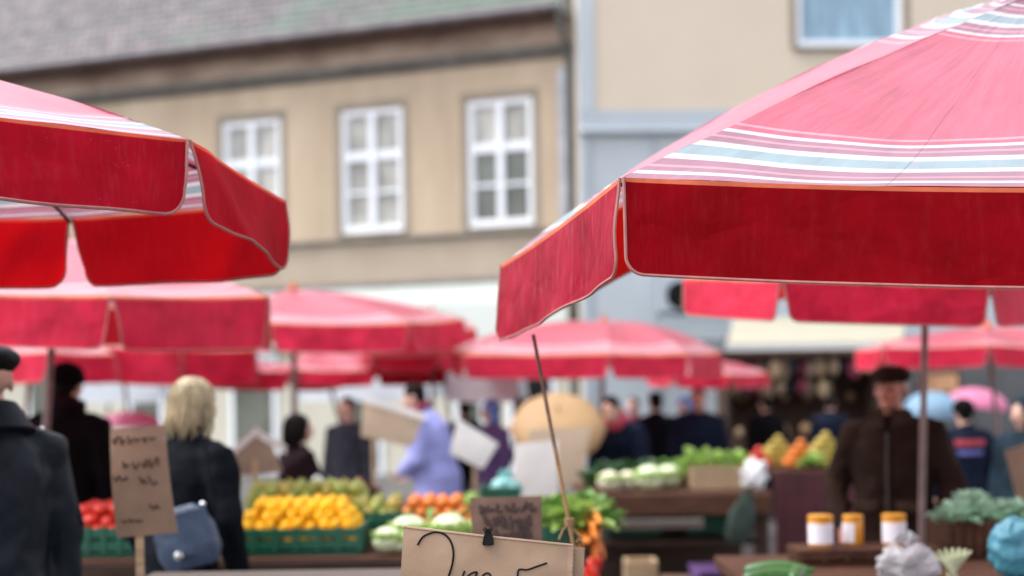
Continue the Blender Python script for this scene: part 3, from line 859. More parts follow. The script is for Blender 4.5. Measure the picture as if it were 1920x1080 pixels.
# ground floor
zf = FA.at(900, 640)[1]
gf = MB(); gf.box((XL / 2, .12, (zlow - .112 + 0) / 2), (-XL, .2, zlow - .112)); gf.build('ground_floor_wall', M['plaster_pale'], house, smooth=False)
fs = MB(); prof(fs, XL, -.05, [(.0, zlow - .12), (-.22, zlow - .14), (-.30, zlow - .5), (-.30, zf), (.0, zf)]); fs.build('shop_fascia', M['fascia'], house, smooth=False)
for a, b in ((440, 512), (655, 710), (250, 300), (60, 130), (860, 900), (962, 1034)):
    xa, xb = FA.at(a, 760)[0], FA.at(b, 760)[0]
    d = MB()
    d.box(((xa + xb) / 2, -.005, 1.2), (xb - xa + .2, .05, 2.4)); d.cur = 1
    d.box(((xa + xb) / 2, -.034, 1.15), (xb - xa, .02, 2.2)); d.box((xb - .08, -.06, 1.1), (.03, .03, .12))
    d.build('shop_door', [M['white_paint'], M['pane'] if a != 962 else M['black']], house, smooth=False)  # the black one is a panel painted in for a dark opening

FB = Facade(W(1090, 500, 25.3), R(3.0))
hb = thing('cream_building', 'smooth cream building with a pale grey shop level and a window painted with a blue reflection', 'building', FB.p0, FB.a)
zb1 = FB.at(1250, 206)[1]; zb2 = FB.at(1250, 250)[1]
wx0, wx1 = FB.at(1494, 40)[0], FB.at(1692, 40)[0]; wz0 = FB.at(1590, 88)[1]
wz1 = wz0 + 2.3
wm = MB(); wall_with_holes(wm, .30, 16, zb1, 13.0, [(wx0, wx1, wz0, wz1)], .14)
wm.build('wall', M['cream'], hb, smooth=False)
st = MB(); st.box((.15, .02, (zb1 + 13) / 2), (.30, .10, 13 - zb1)); st.build('corner_strip', M['greypanel'], hb, smooth=False)
sd_ = MB(); sd_.box((.05, 3.2, 6.5), (.1, 6.2, 13)); sd_.build('side_wall', M['cream'], hb, smooth=False)
tp = MB(); tp.box((8, 3.0, 13.05), (16.2, 6.5, .1)); tp.build('roof', M['zinc'], hb, smooth=False)
bd = MB(); prof(bd, 0, 16, [(.2, zb1), (-.03, zb1 - .003), (-.06, zb2 + .10), (-.16, zb2 + .05), (-.16, zb2), (.2, zb2)]); bd.build('band', M['greyband'], hb, smooth=False)
lw = MB(); lw.box((8, .1, zb2 / 2), (16, .2, zb2 - .002)); lw.build('ground_floor_wall', M['greypanel'], hb, smooth=False)
fn = MB()
for a, b in ((1226, 1234), (1100, 1106)):
    xa, xb = FB.at(a, 500)[0], FB.at(b, 500)[0]
    fn.box(((xa + xb) / 2, -.03, zb2 / 2), (xb - xa, .06, zb2 - .02))
fn.build('pilaster', M['greyband'], hb, smooth=False)
sh = MB(); xa = FB.at(1640, 700)[0]; zt = FB.at(1800, 640)[1]
sh.box(((xa + 16) / 2, -.05, zt / 2), (16 - xa, .1, zt)); sh.build('shop_shutter', M['darkgrey'], hb, smooth=False)
window(hb, wx0, wx1, wz0, wz1, paneM='pane_blue_reflection', rowsplit=(0, 1.0), fr_=.09, cols=1)
# wall mounted things
ax, az = FB.at(1266, 556)
p = FB.p0 + FB.ex * ax + FB.ey * -.22; p.z = az
ac = thing('air_conditioner', 'grey outdoor air conditioner with round black fan on the wall', 'air conditioner', p, FB.a)
m = MB(); m.box((0, 0, 0), (.66, .3, .58)); m.build('casing', M['greyband'], ac, bev=.02, smooth=False)
m = MB(); m.lathe([(.001, 0), (.25, 0), (.25, .02), (.001, .02)], (0, 0, 0), 24)
for q in range(6):
    m.box((0, 0, .022), (.5, .012, .012), Matrix.Rotation(q * PI / 6, 3, 'Z'))
fo = m.build('fan', M['black'], ac); fo.rotation_euler = (R(90), 0, 0); fo.location = (.03, -.155, 0)
m = MB(); m.box((-.2, .05, -.33), (.04, .34, .05)); m.box((.2, .05, -.33), (.04, .34, .05)); m.build('bracket', M['zinc'], ac)

def awning(label, quad, depth_dir, vh, mt, mv):
    base = (quad[0] + quad[3]) / 2
    a = thing('awning', label, 'awning', base, 0)
    rows = [[quad[0].lerp(quad[1], i / 12).lerp(quad[3].lerp(quad[2], i / 12), j / 6) - V((0, 0, .02)) * math.sin(PI * j / 6) for i in range(13)] for j in range(7)]
    s = MB(); s.slab(rows, (0, .0, -.012)); s.build('canopy', M[mt], a, base)
    rows = [[quad[3].lerp(quad[2], i / 24) + V((0, -.01 * k / 3, -vh * k / 3 - .012)) for i in range(25)] for k in range(4)]
    s = MB(); s.slab(rows, (0, .008, 0)); s.build('valance', M[mv], a, base)
    s = MB(); s.tube([quad[3] + V((0, .05, -.02)), quad[0] + V((0, 0, -.35))], .015, 6); s.tube([quad[2] + V((0, .05, -.02)), quad[1] + V((0, 0, -.35))], .015, 6)
    s.build('arm', M['zinc'], a, base)
awning('cream canvas awning with a white valance over the dark kiosk', [W(1376, 596, 24.4), W(1700, 590, 24.4), W(1690, 640, 22.4), W(1362, 645, 22.4)], 0, .18, 'canvas_cream', 'canvas_white')
awning('slate grey awning under the air conditioner', [W(1236, 592, 24.7), W(1366, 590, 24.7), W(1362, 636, 23.0), W(1222, 640, 23.0)], 0, .10, 'canvas_grey', 'canvas_grey')

# kiosk with hanging wares
kb = W(1520, 800, 19.5); kb.z = 0
ks = thing('market_kiosk', 'dark wooden kiosk hung with brown wares under the cream awning', 'kiosk', kb)
kx0, kx1 = -1.15, .95
m = MB(); m.box(((kx0 + kx1) / 2, .9, 1.0), (kx1 - kx0, .06, 2.0)); m.build('back_wall', M['wood_dark'], ks, smooth=False)
m = MB(); m.box((kx0 + .03, .45, 1.0), (.06, .84, 2.0)); m.build('side_wall', M['wood_dark'], ks, smooth=False)
m = MB(); m.box((kx1 - .03, .45, 1.0), (.06, .84, 2.0)); m.build('side_wall', M['wood_dark'], ks, smooth=False)
m = MB(); m.box(((kx0 + kx1) / 2, .42, 2.04), (kx1 - kx0 + .2, 1.2, .07)); m.build('roof', M['wood'], ks, smooth=False)
m = MB(); m.box(((kx0 + kx1) / 2, .1, .45), (kx1 - kx0 - .14, .5, .9)); m.build('counter', M['wood_dark'], ks, smooth=False)
m = MB(); m.box(((kx0 + kx1) / 2, .78, 1.35), (kx1 - kx0 - .14, .2, .03)); m.build('shelf', M['wood'], ks, smooth=False)
bmesh0 = None
for i in range(26):
    m = MB(); s = random.uniform(.8, 1.15)
    sx = random.random() * 20
    m.ell((0, 0, 0), (.075 * s, .06 * s, .13 * s), 12, 8, fn=lambda q: q * (1 + .25 * nz(q, 14, sx)))
    m.tube([(0, 0, .11 * s), (0, 0, .2)], .006, 5)
    o = m.build('hanging_bundle', [M['bundle'], M['card_dark'], M['coat_grey'], M['wood_pale'], M['coat_maroon']][(i * 7) % 5])
    o.location = kb + V((kx0 + .14 + (i % 15) * .132 + random.uniform(-.03, .03), .0 + .1 * (i % 2) + .15 * (i // 15), 1.80 - .27 * (i // 15) + .06 * random.random()))
    tag(o, 'cloth bundle hanging in a row from the dark kiosk roof', 'bundle', 'bundles hanging in the kiosk')
for i in range(12):
    m = MB(); sx = random.random() * 20; rr = random.uniform(.05, .09)
    m.ell((0, 0, rr), (rr, rr, rr * 1.1), 12, 8, fn=lambda q: q * (1 + .25 * nz(q, 16, sx)))
    o = m.build('bundle', [M['wood_pale'], M['card'], M['bundle'], M['umb_tan'], M['coat_red']][(i * 3) % 5])
    o.location = kb + V((kx0 + .18 + i * .155, .78 if i % 2 else .1, 1.366 if i % 2 else .901))
    tag(o, 'small cloth bundle lying on the kiosk %s' % ('shelf' if i % 2 else 'counter'), 'bundle', 'bundles on the kiosk %s' % ('shelf' if i % 2 else 'counter'))
pc = thing('framed_poster', 'small orange poster in a brown frame on the dark wall', 'poster', W(1760, 718, 24.2))
m = MB(); m.box((0, 0, 0), (.72, .03, .40)); m.build('frame', M['wood'], pc, smooth=False)
m = MB(); m.box((0, -.02, 0), (.62, .02, .31)); m.build('picture', M['poster'], pc, smooth=False)

# ------------------------------------------------------------------ people
def ellring(c, rx, ry, n=20, rot=None, sq=1.0):
    out = []
    for k in range(n):
        a = 2 * PI * k / n
        p = V((rx * math.copysign(abs(math.cos(a)) ** sq, math.cos(a)), ry * math.copysign(abs(math.sin(a)) ** sq, math.sin(a)), 0))
        out.append((rot @ p if rot is not None else p) + c)
    return out

def person(label, head, Y, yaw, coat, skin='skin', hair=None, hairstyle='short', hat=None, hatmat=None, lean=0.0, arms=None, coat_len=.72,
           trousers='trousers', h=None, headyaw=0, bulk=1.0, voxel=.011, seed=1.0, scarf=None, xoff=0, group=None, hood=None, extra=None, width=1.0, slump=0):
    top = W(head[0], head[1], Y)
    H = h or top.z
    k = H / 1.75
    yawr = R(yaw)
    base = V((top.x + xoff, Y, 0))
    root = thing('person', label, 'person', base, yawr, group)
    hip = V((0, 0, .95)); Lr = Matrix.Rotation(-R(lean), 3, 'X')
    def T(p):                                   # bend the upper body forward
        p = V(p)
        if p.z > .95 and lean:
            p = hip + Lr @ (p - hip)
        return p * k
    sw = .185 * width
    arms = arms or [((-.27, -.03, 1.13), (-.27, .05, .87)), ((.27, -.03, 1.13), (.27, .05, .87))]
    HY = Matrix.Rotation(R(headyaw), 3, 'Z')
    hc = V((0, .03, 1.632))
    def Hd(p):                                  # head local to body
        return T(hc + HY @ V(p))
    b = MB()
    # torso, legs, arms, neck
    b.loft([[T(p) for p in ellring(V((0, 0, z)), rx, ry)] for z, rx, ry in ((.86, .14, .10), (.95, .165, .115), (1.08, .145, .10), (1.25, .165, .115), (1.38, .17, .10), (1.45, .10, .075), (1.49, .055, .055))])
    b.tube([T((0, 0, 1.42)), T((0, .01, 1.5)), T((0, .022, 1.57))], [.062 * k, .056 * k, .056 * k], 14, True)
    for s, (el, wr) in zip((-1, 1), arms):
        sh = V((s * sw, 0, 1.415)); el, wr = V(el), V(wr)
        b.tube([T(sh), T(sh.lerp(el, .5)), T(el)], [.052 * k, .047 * k, .038 * k], 12, True)
        b.tube([T(el), T(el.lerp(wr, .4)), T(wr)], [.038 * k, .039 * k, .026 * k], 12, True)
        d = (wr - el).normalized()
        side = V((0, 1, 0)) if abs(d.y) < .8 else V((0, 0, 1))
        across = (side - d * side.dot(d)).normalized()
        nrm = d.cross(across).normalized()
        pc = wr + d * .052
        b.loft([[T(pc + d * q + across * (wd * math.cos(a)) + nrm * (.014 * math.sin(a))) for a in [2 * PI * i / 12 for i in range(12)]]
                for q, wd in ((-.05, .026), (-.02, .036), (.02, .041), (.045, .038))])
        curl = -nrm * s
        for fi, (o, ln) in enumerate(((-.03, .062), (-.010, .078), (.011, .082), (.031, .072))):
            f0 = pc + d * .04 + across * o
            f1 = f0 + d * ln * .5 + curl * .008; f2 = f1 + d * ln * .32 + curl * .016; f3 = f2 + d * ln * .2 + curl * .018
            b.tube([T(f0), T(f1), T(f2), T(f3)], [.0095 * k, .0088 * k, .008 * k, .007 * k], 8, True)
        t0 = pc - d * .02 + across * .034
        b.tube([T(t0), T(t0 + across * .024 + d * .026 + curl * .01), T(t0 + across * .03 + d * .055 + curl * .018)], [.012 * k, .0105 * k, .009 * k], 8, True)
    for s in (-1, 1):
        b.tube([T((s * .085, 0, .9)), T((s * .095, .015, .48)), T((s * .095, -.015, .09))], [.082 * k, .055 * k, .036 * k], 12, True)
    # head: skull, jaw, brow, nose, chin, ears, lips
    b.ell(Hd((0, -.012, .035)), (.077 * k, .097 * k, .083 * k), 20, 14)
    b.ell(Hd((0, .022, -.02)), (.062 * k, .07 * k, .088 * k), 18, 12)
    b.ell(Hd((0, .062, -.085)), (.03 * k, .028 * k, .022 * k), 12, 8)
    b.ell(Hd((0, .075, .022)), (.05 * k, .016 * k, .012 * k), 12, 8)
    b.tube([Hd((0, .085, .018)), Hd((0, .103, -.012)), Hd((0, .114, -.03))], [.009 * k, .011 * k, .015 * k], 8, True)
    for s in (-1, 1):
        b.ell(Hd((s * .012, .1, -.032)), .009 * k, 8, 6)
        b.ell(Hd((s * .042, .062, -.02)), (.024 * k, .02 * k, .02 * k), 10, 8)
        b.ell(Hd((s * .078, -.012, -.005)), (.010 * k, .02 * k, .032 * k), 10, 8)
    b.ell(Hd((0, .088, -.055)), (.022 * k, .009 * k, .008 * k), 10, 6)
    mouth = Hd((0, .094, -.057))
    remeshed(b, 'body', [M[skin], M['lip']], root, min(voxel, .008) if voxel < .0095 else voxel, 2,
             colorfn=lambda c: 1 if ((c - mouth).length < .02 * k and abs(c.z - mouth.z) < .007 * k) else 0)
    for s in (-1, 1):
        e = MB(); e.ell(Hd((s * .031, .083, .002)), (.013 * k, .009 * k, .009 * k), 10, 8)
        e.build('eye', M['eye'], root)
    # coat
    c = MB(); bk = bulk
    zb = .95 - (coat_len - .55)
    hem = [(zb, .20, .15), (zb + .10, .205, .155), (.95, .19, .145), (1.08, .182, .138), (1.22, .198, .148), (1.34, .205, .142), (1.42, .165, .115), (1.47, .10, .09), (1.50, .07, .075)]
    c.loft([[T(p) for p in ellring(V((0, -.004, z)), rx * bk * width, ry * bk, 24)] for z, rx, ry in hem])
    for s, (el, wr) in zip((-1, 1), arms):
        sh = V((s * sw, -.005, 1.40)); el, wr = V(el), V(wr)
        c.tube([T(sh + V((-s * .05, 0, .01))), T(sh), T(sh.lerp(el, .5)), T(el)], [.075 * k, .085 * k * bk, .072 * k * bk, .062 * k * bk], 14, True)
        c.tube([T(el), T(el.lerp(wr, .5)), T(el.lerp(wr, .97))], [.062 * k * bk, .056 * k * bk, .047 * k * bk], 14, True)
    # collar
    cr = [T(V((math.cos(a) * .078, math.sin(a) * .078 + .005, 1.495 - .022 * math.sin(a)))) for a in [2 * PI * i / 16 for i in range(17)]]
    c.tube(cr, .021 * k, 8)
    remeshed(c, 'coat', M[coat], root, .014 if voxel > .009 else .011, 3, disp=.012, dscale=9 / k, seed=seed)
    tr = MB()
    tr.loft([[T(p) for p in ellring(V((0, 0, z)), rx, ry)] for z, rx, ry in ((.80, .17, .12), (.90, .175, .125), (1.0, .165, .12))])
    for s in (-1, 1):
        tr.tube([T((s * .088, 0, .88)), T((s * .098, .012, .48)), T((s * .098, -.012, .10))], [.098 * k, .076 * k, .066 * k], 12, True)
    remeshed(tr, 'trousers', M[trousers], root, .016, 3, disp=.008, dscale=9, seed=seed + 3)
    for s in (-1, 1):
        f = MB(); f.ell(T((s * .098, .05, .045)), (.047 * k, .135 * k, .045 * k), 14, 8)
        f.ell(T((s * .098, -.03, .075)), (.045 * k, .06 * k, .06 * k), 12, 8)
        f.build('shoe', M['shoe'], root)
    if hair:
        hm = MB()
        if hairstyle == 'short':
            hm.ell(Hd((0, -.022, .045)), (.084 * k, .098 * k, .086 * k), 20, 12)
            hm.ell(Hd((0, -.06, -.005)), (.072 * k, .05 * k, .075 * k), 16, 10)
        elif hairstyle == 'bob':
            hm.loft([[Hd(p) for p in ellring(V((0, -.028 - .006 * abs(z), z)), rx * (1 + .03 * nz((z * 9, 0, 0), 1, seed)), ry, 24)] for z, rx, ry in
                     ((-.135, .035, .02), (-.125, .062, .045), (-.095, .084, .074), (-.05, .095, .092), (0, .098, .104), (.05, .095, .106), (.09, .08, .09), (.115, .055, .062), (.128, .025, .03))])
        remeshed(hm, 'hair', M[hair], root, .007, 3, disp=.006 if hairstyle == 'short' else .004, dscale=24 if hairstyle == 'short' else 55, zs=.8 if hairstyle == 'short' else .12, seed=seed)
        if hairstyle == 'bob':
            rs_ = random.Random(int(seed)); lm_ = MB()
            for i in range(90):
                a = rs_.uniform(PI * .92, PI * 2.08); z0 = rs_.uniform(-.02, .09)
                ca, sa = math.cos(a), math.sin(a)
                f = rs_.uniform(.98, 1.06); e_ = rs_.uniform(.75, 1.2); zl = rs_.uniform(-.165, -.115)
                lm_.tube([Hd((ca * .085 * f, sa * .095 * f - .03, z0)), Hd((ca * .10 * f, sa * .108 * f - .03, (z0 - .06) / 2 - .01)), Hd((ca * .098 * e_, sa * .10 * e_ - .03, -.09)), Hd((ca * .088 * e_, sa * .088 * e_ - .03 + rs_.uniform(-.01, .01), zl))],
                         [.004 * k, .006 * k, .0055 * k, .0015 * k], 5)
            lo = lm_.build('loose_hair', M[hair], root)
            lo['kind'] = 'stuff'
    if hat:
        hm = MB()
        if hat == 'cap':
            hm.ell(Hd((0, -.005, .075)), (.108 * k, .125 * k, .052 * k), 22, 12)
            hm.lathe([], ) if False else None
            hm.ell(Hd((0, -.01, .05)), (.088 * k, .105 * k, .04 * k), 20, 10)
            hm.ell(Hd((0, .108, .042)), (.075 * k, .06 * k, .010 * k), 18, 8)
        elif hat == 'knit':
            hm.ell(Hd((0, -.01, .045)), (.098 * k, .115 * k, .092 * k), 20, 14)
            ring = [Hd((math.cos(a) * .092, math.sin(a) * .108 - .01, .028)) for a in [2 * PI * i / 18 for i in range(19)]]
            hm.tube(ring, .014 * k, 8)
        remeshed(hm, 'hat', M[hatmat], root, .010, 2, disp=.003, dscale=20, seed=seed)
    if hood:
        hm = MB()
        hm.ell(Hd((0, -.03, .03)), (.105 * k, .115 * k, .115 * k), 20, 14)
        hm.ell(Hd((0, -.05, -.09)), (.10 * k, .09 * k, .07 * k), 18, 10)
        remeshed(hm, 'hood', M[hood], root, .012, 2, disp=.006, dscale=12, seed=seed)
    if scarf:
        q = MB()
        for j in range(2):
            q.tube([T(V((math.cos(a) * .088, math.sin(a) * .088 + .01, 1.50 + .03 * j - .03 * math.sin(a)))) for a in [2 * PI * i / 16 for i in range(17)]], .03 * k, 8)
        remeshed(q, 'scarf', M[scarf], root, .012, 2, disp=.008, dscale=16)
    if extra:
        extra(root, T, k, base)
    return root

def coat_collar(root, T, k, base):
    for s in (-1, 1):                            # turned-down collar wings, zip, pocket flaps
        m = MB()
        m.slab([[T((s * (.02 + .10 * i / 5), .115 - .03 * (i / 5) ** 2 - .05 * (j / 3) * (i / 5), 1.535 - .02 * i / 5 - (.11 - .05 * i / 5) * j / 3)) + V((0, .012, 0)) for i in range(6)] for j in range(4)], (0, .012, 0))
        m.build('collar', M['coat_brown_light'], root)
        m = MB(); m.box(T((s * .11, .175, 1.02)), (.12, .02, .05)); m.build('pocket_flap', M['coat_brown_light'], root, bev=.006)
    m = MB(); m.tube([T((0, .150, 1.40)), T((0, .172, 1.25)), T((0, .172, 1.05)), T((0, .18, .92))], .006, 6); m.build('zip', M['metal_dull'], root)
    m = MB(); m.ell(T((0, .155, 1.36)), (.005, .005, .014), 8, 6); m.build('zip_pull', M['zinc'], root)

def epaulet(root, T, k, base):
    m = MB(); m.ell(T((.15, -.06, 1.475)), .009, 10, 6); m.build('button', M['metal'], root)
    m = MB()
    m.loft([[T(V((math.cos(a) * r, math.sin(a) * r * .95 - .005, z - .03 * math.sin(a)))) for a in [2 * PI * i / 20 for i in range(20)]] for r, z in ((.070, 1.545), (.086, 1.545), (.145, 1.46), (.13, 1.45))])
    m.build('collar', M['leather'], root)
    m = MB(); m.tube([T((.205, -.05, 1.44)), T((.29, -.06, 1.14))], .006, 6); m.build('sleeve_seam', M['leather'], root)
person('man in a black flat cap and black leather jacket at the left edge', (-2, 650, 4.75), 4.75, 42, 'leather', hair='hair_grey', hat='cap', hatmat='black',
       coat_len=.78, bulk=1.12, voxel=.008, seed=2, extra=epaulet, arms=[((-.28, .02, 1.14), (-.2, .2, .95)), ((.29, -.04, 1.12), (.27, .07, .84))]) if False else None

PEOPLE = [
    dict(label='man in a black flat cap and black leather jacket at the left edge', head=(-20, 650), Y=4.75, yaw=42, coat='leather', hat='cap', hatmat='black',
         coat_len=.80, bulk=1.03, voxel=.008, seed=2, extra=epaulet, width=.95, arms=[((-.28, .02, 1.14), (-.2, .2, .95)), ((.245, -.01, 1.12), (.245, .0, .84))]),
    dict(label='person seen from behind in a black coat and black knit hat', head=(98, 684), Y=8.2, yaw=-12, coat='coat_black', hair='hair_dark', hat='knit', hatmat='coat_black', xoff=.07,
         coat_len=.85, bulk=1.1, seed=4, scarf='coat_plum'),
    dict(label='blond woman seen from behind in a black jacket, carrying a blue handbag', head=(331, 708), Y=5.9, yaw=-28, coat='coat_navy', hair='hair_blond', hairstyle='bob', voxel=.009,
         coat_len=.82, bulk=1.03, seed=6, lean=8, width=.92, xoff=.0, arms=[((-.27, -.02, 1.13), (-.24, .12, .9)), ((.27, -.02, 1.13), (.26, .1, .88))]),
    dict(label='dark haired woman in a dark plum coat behind the yellow lemons', head=(556, 777), Y=9.6, yaw=-55, coat='coat_plum', hair='hair_dark', hairstyle='bob', coat_len=.85, seed=8, width=.95,
         arms=[((-.27, .06, 1.13), (-.12, .25, 1.0)), ((.27, .06, 1.13), (.12, .25, 1.0))], headyaw=-20),
    dict(label='person in a grey patterned jacket behind the upper tilted card sign', head=(652, 746), Y=13.0, yaw=150, coat='coat_grey', hair='hair_dark', seed=9, bulk=1.1),
    dict(label='woman in a lavender blue coat leaning over the stall', head=(792, 745), Y=11.6, yaw=78, coat='coat_lav', hair='hair_dark', hairstyle='short', lean=14, coat_len=.95, bulk=1.32, seed=10, h=1.68, xoff=.11,
         arms=[((-.26, .06, 1.12), (-.14, .24, 1.04)), ((.27, .05, 1.1), (.14, .25, 1.02))], scarf='coat_maroon'),
    dict(label='person in a blue hood and dark violet jacket beside the tan umbrella', head=(922, 752), Y=13.4, yaw=120, coat='coat_violet', hood='blue_cloth', seed=12, bulk=1.1),
    dict(label='person bending over the cabbages in a navy jacket with a crimson sleeve', head=(1152, 780), Y=12.4, yaw=150, coat='coat_blue', hair='hair_dark', lean=30, h=1.62, seed=14, bulk=1.1, xoff=.12,
         arms=[((-.26, .16, 1.1), (-.2, .32, .92)), ((.26, .16, 1.1), (.2, .32, .92))], scarf='coat_red'),
    dict(label='person seen from behind in a long black coat, left of the dark jacketed man', head=(1229, 736), Y=14.6, yaw=10, coat='coat_navy', hair='hair_dark', seed=16, bulk=1.12, width=1.05),
    dict(label='man facing us in a dark jacket above the pale lettuces', head=(1309, 728), Y=14.0, yaw=170, coat='coat_blue', skin='skin_ruddy', hair='hair_dark', seed=18, bulk=1.15, width=1.05),
    dict(label='person in a light blue hood half hidden behind the dark jacketed man', head=(1284, 745), Y=15.6, yaw=150, coat='blue_cloth', hood='blue_cloth', seed=19),
    dict(label='man in a dark brown coat and cap behind the honey jars', head=(1664, 688), Y=7.3, yaw=155, coat='coat_brown', skin='skin_ruddy', hair='hair_grey', hat='cap', hatmat='coat_brown', voxel=.0085,
         coat_len=.85, bulk=1.12, seed=20, width=1.0, extra=coat_collar, headyaw=-12, xoff=.02, arms=[((-.31, -.02, 1.12), (-.25, .14, .90)), ((.31, -.02, 1.12), (.25, .14, .90))]),
    dict(label='person in a black jacket standing between the lavender coat and the blue hood', head=(872, 752), Y=16.0, yaw=30, coat='coat_black', hair='hair_dark', seed=31),
    dict(label='person in a maroon jacket far back between the black coat and the bending person', head=(1188, 746), Y=17.5, yaw=150, coat='coat_maroon', skin='skin', hair='hair_dark', seed=32),
    dict(label='person in a dark coat in front of the dark kiosk counter', head=(1436, 742), Y=17.0, yaw=20, coat='coat_black', hair='hair_dark', seed=33, bulk=1.1),
    dict(label='person in a navy coat far back beside the brown coat left shoulder', head=(1556, 742), Y=17.5, yaw=-20, coat='coat_blue', hair='hair_dark', seed=34, bulk=1.1),
    dict(label='person seen from behind in a navy jacket with a red and blue print', head=(1808, 750), Y=11.0, yaw=5, coat='coat_blue', hair='hair_dark', hat='knit', hatmat='coat_black', seed=22, bulk=1.05),
    dict(label='person in a dark teal jacket cut off by the right edge', head=(1915, 748), Y=9.8, yaw=125, coat='coat_teal', hood='coat_teal', seed=24, bulk=1.1, xoff=.02),
]
def back_print(root, T, k, base):
    for z, mt, hgt in ((1.36, 'print_red', .05), (1.27, 'print_blue', .04)):
        m = MB(); rows = []
        for j in range(2):
            rows.append([T((-.14 + .28 * i / 8, -.165 + .05 * abs(-1 + i / 4) ** 2, z + (j - .5) * hgt)) for i in range(9)])
        m.slab(rows, (0, .01, 0)); m.build('print', M[mt], root)
[d for d in PEOPLE if 'print' in d['label']][0]['extra'] = back_print
for d in PEOPLE:
    person(**d)

# handbag of the blond woman
hb_ = W(350, 1008, 5.62)
bag = thing('handbag', 'slate blue leather shoulder bag hanging at the blond woman back', 'handbag', hb_, R(-10))
m = MB()
rows = []
def bagring(z, wx, wy):
    return ellring(V((0, 0, z)), wx, wy, 24, None, .6)
m.loft([bagring(-.125, .075, .02), bagring(-.118, .105, .035), bagring(-.06, .13, .05), bagring(.03, .125, .045), bagring(.10, .095, .03), bagring(.125, .06, .015)])
o = m.build('pouch', M['bag_leather'], bag); o.rotation_euler = (0, R(-14), 0)
m = MB(); m.slab([[V((-.12 + .24 * i / 10, -.055 + .02 * abs(i - 5) / 5, .10 - .17 * j / 5 * (1 - .35 * (abs(i - 5) / 5) ** 2))) for i in range(11)] for j in range(6)], (0, .006, 0))
o = m.build('flap', M['bag_leather'], bag); o.rotation_euler = (0, R(-14), 0)
m = MB(); m.lathe([(.001, 0), (.016, 0), (.018, .008), (.001, .012)], (0, 0, 0), 16)
o = m.build('clasp', M['metal'], bag); o.rotation_euler = (R(90), 0, 0); o.location = (-.005, -.062, -.065)
m = MB(); m.tube([W(402, 962, 5.62) - hb_, W(392, 900, 5.65) - hb_, W(388, 850, 5.70) - hb_, W(372, 800, 5.74) - hb_], .008, 6)
o = m.build('strap', M['coat_navy'], bag); o.rotation_euler = (0, 0, R(10))
m = MB(); m.ell(W(380, 945, 5.60) - hb_, .012, 10, 8); o = m.build('buckle', M['metal'], bag); o.rotation_euler = (0, 0, R(10))

# hand umbrellas
def brolly(label, px, py, Y, rx, rz, mt, tilt=(0, 0), handle=.6):
    c = W(px, py, Y)
    u = thing('hand_umbrella', label, 'umbrella', c, 0)
    rot = Matrix.Rotation(R(tilt[0]), 3, 'X') @ Matrix.Rotation(R(tilt[1]), 3, 'Y')
    m = MB(); rows = []
    n = 8 * 6
    for j in range(9):
        a = PI / 2 * (1 - j / 8)
        row = []
        for i in range(n + 1):
            t = 2 * PI * i / n
            sc_ = 1 - .05 * abs(math.sin(4 * t)) * (j / 8) ** 2
            row.append(rot @ V((rx * math.cos(a) * math.cos(t) * sc_, rx * math.cos(a) * math.sin(t) * sc_, rz * math.sin(a))))
        rows.append(row)
    m.grid(rows); m.build('canopy', M[mt], u)
    for i in range(8):
        t = 2 * PI * i / 8
        m = MB(); m.tube([rot @ V((rx * math.cos(q) * math.cos(t), rx * math.cos(q) * math.sin(t), rz * math.sin(q) - .008)) for q in [PI / 2 * (1 - j / 5) for j in range(6)]], .004, 5)
        m.build('rib', M['rib'], u)
    m = MB(); m.tube([rot @ V((0, 0, rz + .05)), rot @ V((0, 0, -handle))], .007, 6); m.build('shaft', M['rib'], u)
    return u
brolly('open tan umbrella tilted towards us among the shoppers', 1046, 804, 12.0, .41, .20, 'umb_tan', (40, 0), .4)
brolly('open pale blue umbrella behind the man in brown', 1748, 775, 14.5, .30, .22, 'umb_blue', (12, 0), .7)
brolly('open pink umbrella against the dark wall', 1832, 762, 15.5, .34, .20, 'umb_pink', (5, 8), .75)
brolly('pink umbrella low behind the left card sign', 242, 800, 15.0, .34, .16, 'umb_pink', (0, 0), .75)

# ------------------------------------------------------------------ stalls
def table(label, x0, x1, y0, y1, z, top='wood', leg='wood_dark', front=None, fh=.14, planks=5, shelf=None, cloth=None, thick=.05, rz=0, back=None):
    cx, cy = (x0 + x1) / 2, (y0 + y1) / 2
    t = thing('stall_table', label, 'table', (cx, cy, 0), rz)
    wx, wy = x1 - x0, y1 - y0
    m = MB(); pw = wy / planks
    for i in range(planks):
        m.box((0, -wy / 2 + pw * (i + .5), z - thick / 2 + .002 * (i % 2)), (wx, pw - .006, thick))
    m.build('tabletop', M[top], t, bev=.005, smooth=False)
    if front:
        m = MB(); m.box((0, -wy / 2 - .014, z - fh / 2 - .012), (wx, .026, fh)); m.build('front_board', M[front], t, bev=.004, smooth=False)
    for sx in (-1, 1):
        for sy in (-1, 1):
            m = MB(); m.box((sx * (wx / 2 - .06), sy * (wy / 2 - .06), (z - thick) / 2), (.07, .07, z - thick - .002)); m.build('leg', M[leg], t, smooth=False)
    if shelf:
        m = MB(); m.box((0, 0, shelf), (wx - .2, wy - .18, .03)); m.build('shelf', M[leg], t, smooth=False)
    if back:
        m = MB(); m.box((0, wy / 2 - .12, (z - thick) / 2 - .01), (wx - .2, .03, z - thick - .06)); m.build('shade_backing', M[back], t, smooth=False)  # added dark sheet, makes the space under the stall look shaded
    if cloth:
        m = MB()
        m.slab([[V((-wx / 2 + wx * i / 40, -wy / 2 - .035 - .012 * math.sin(i * 1.1) * j / 5 - .01 * nz((i * .4, j * .3, 0), 1, 4), z - .02 - (z - .15) * j / 5)) for i in range(41)] for j in range(6)], (0, .006, 0))
        m.build('cloth_front', M[cloth], t)
    return t
def X(px, Y): return (px - 960) / FPX * Y
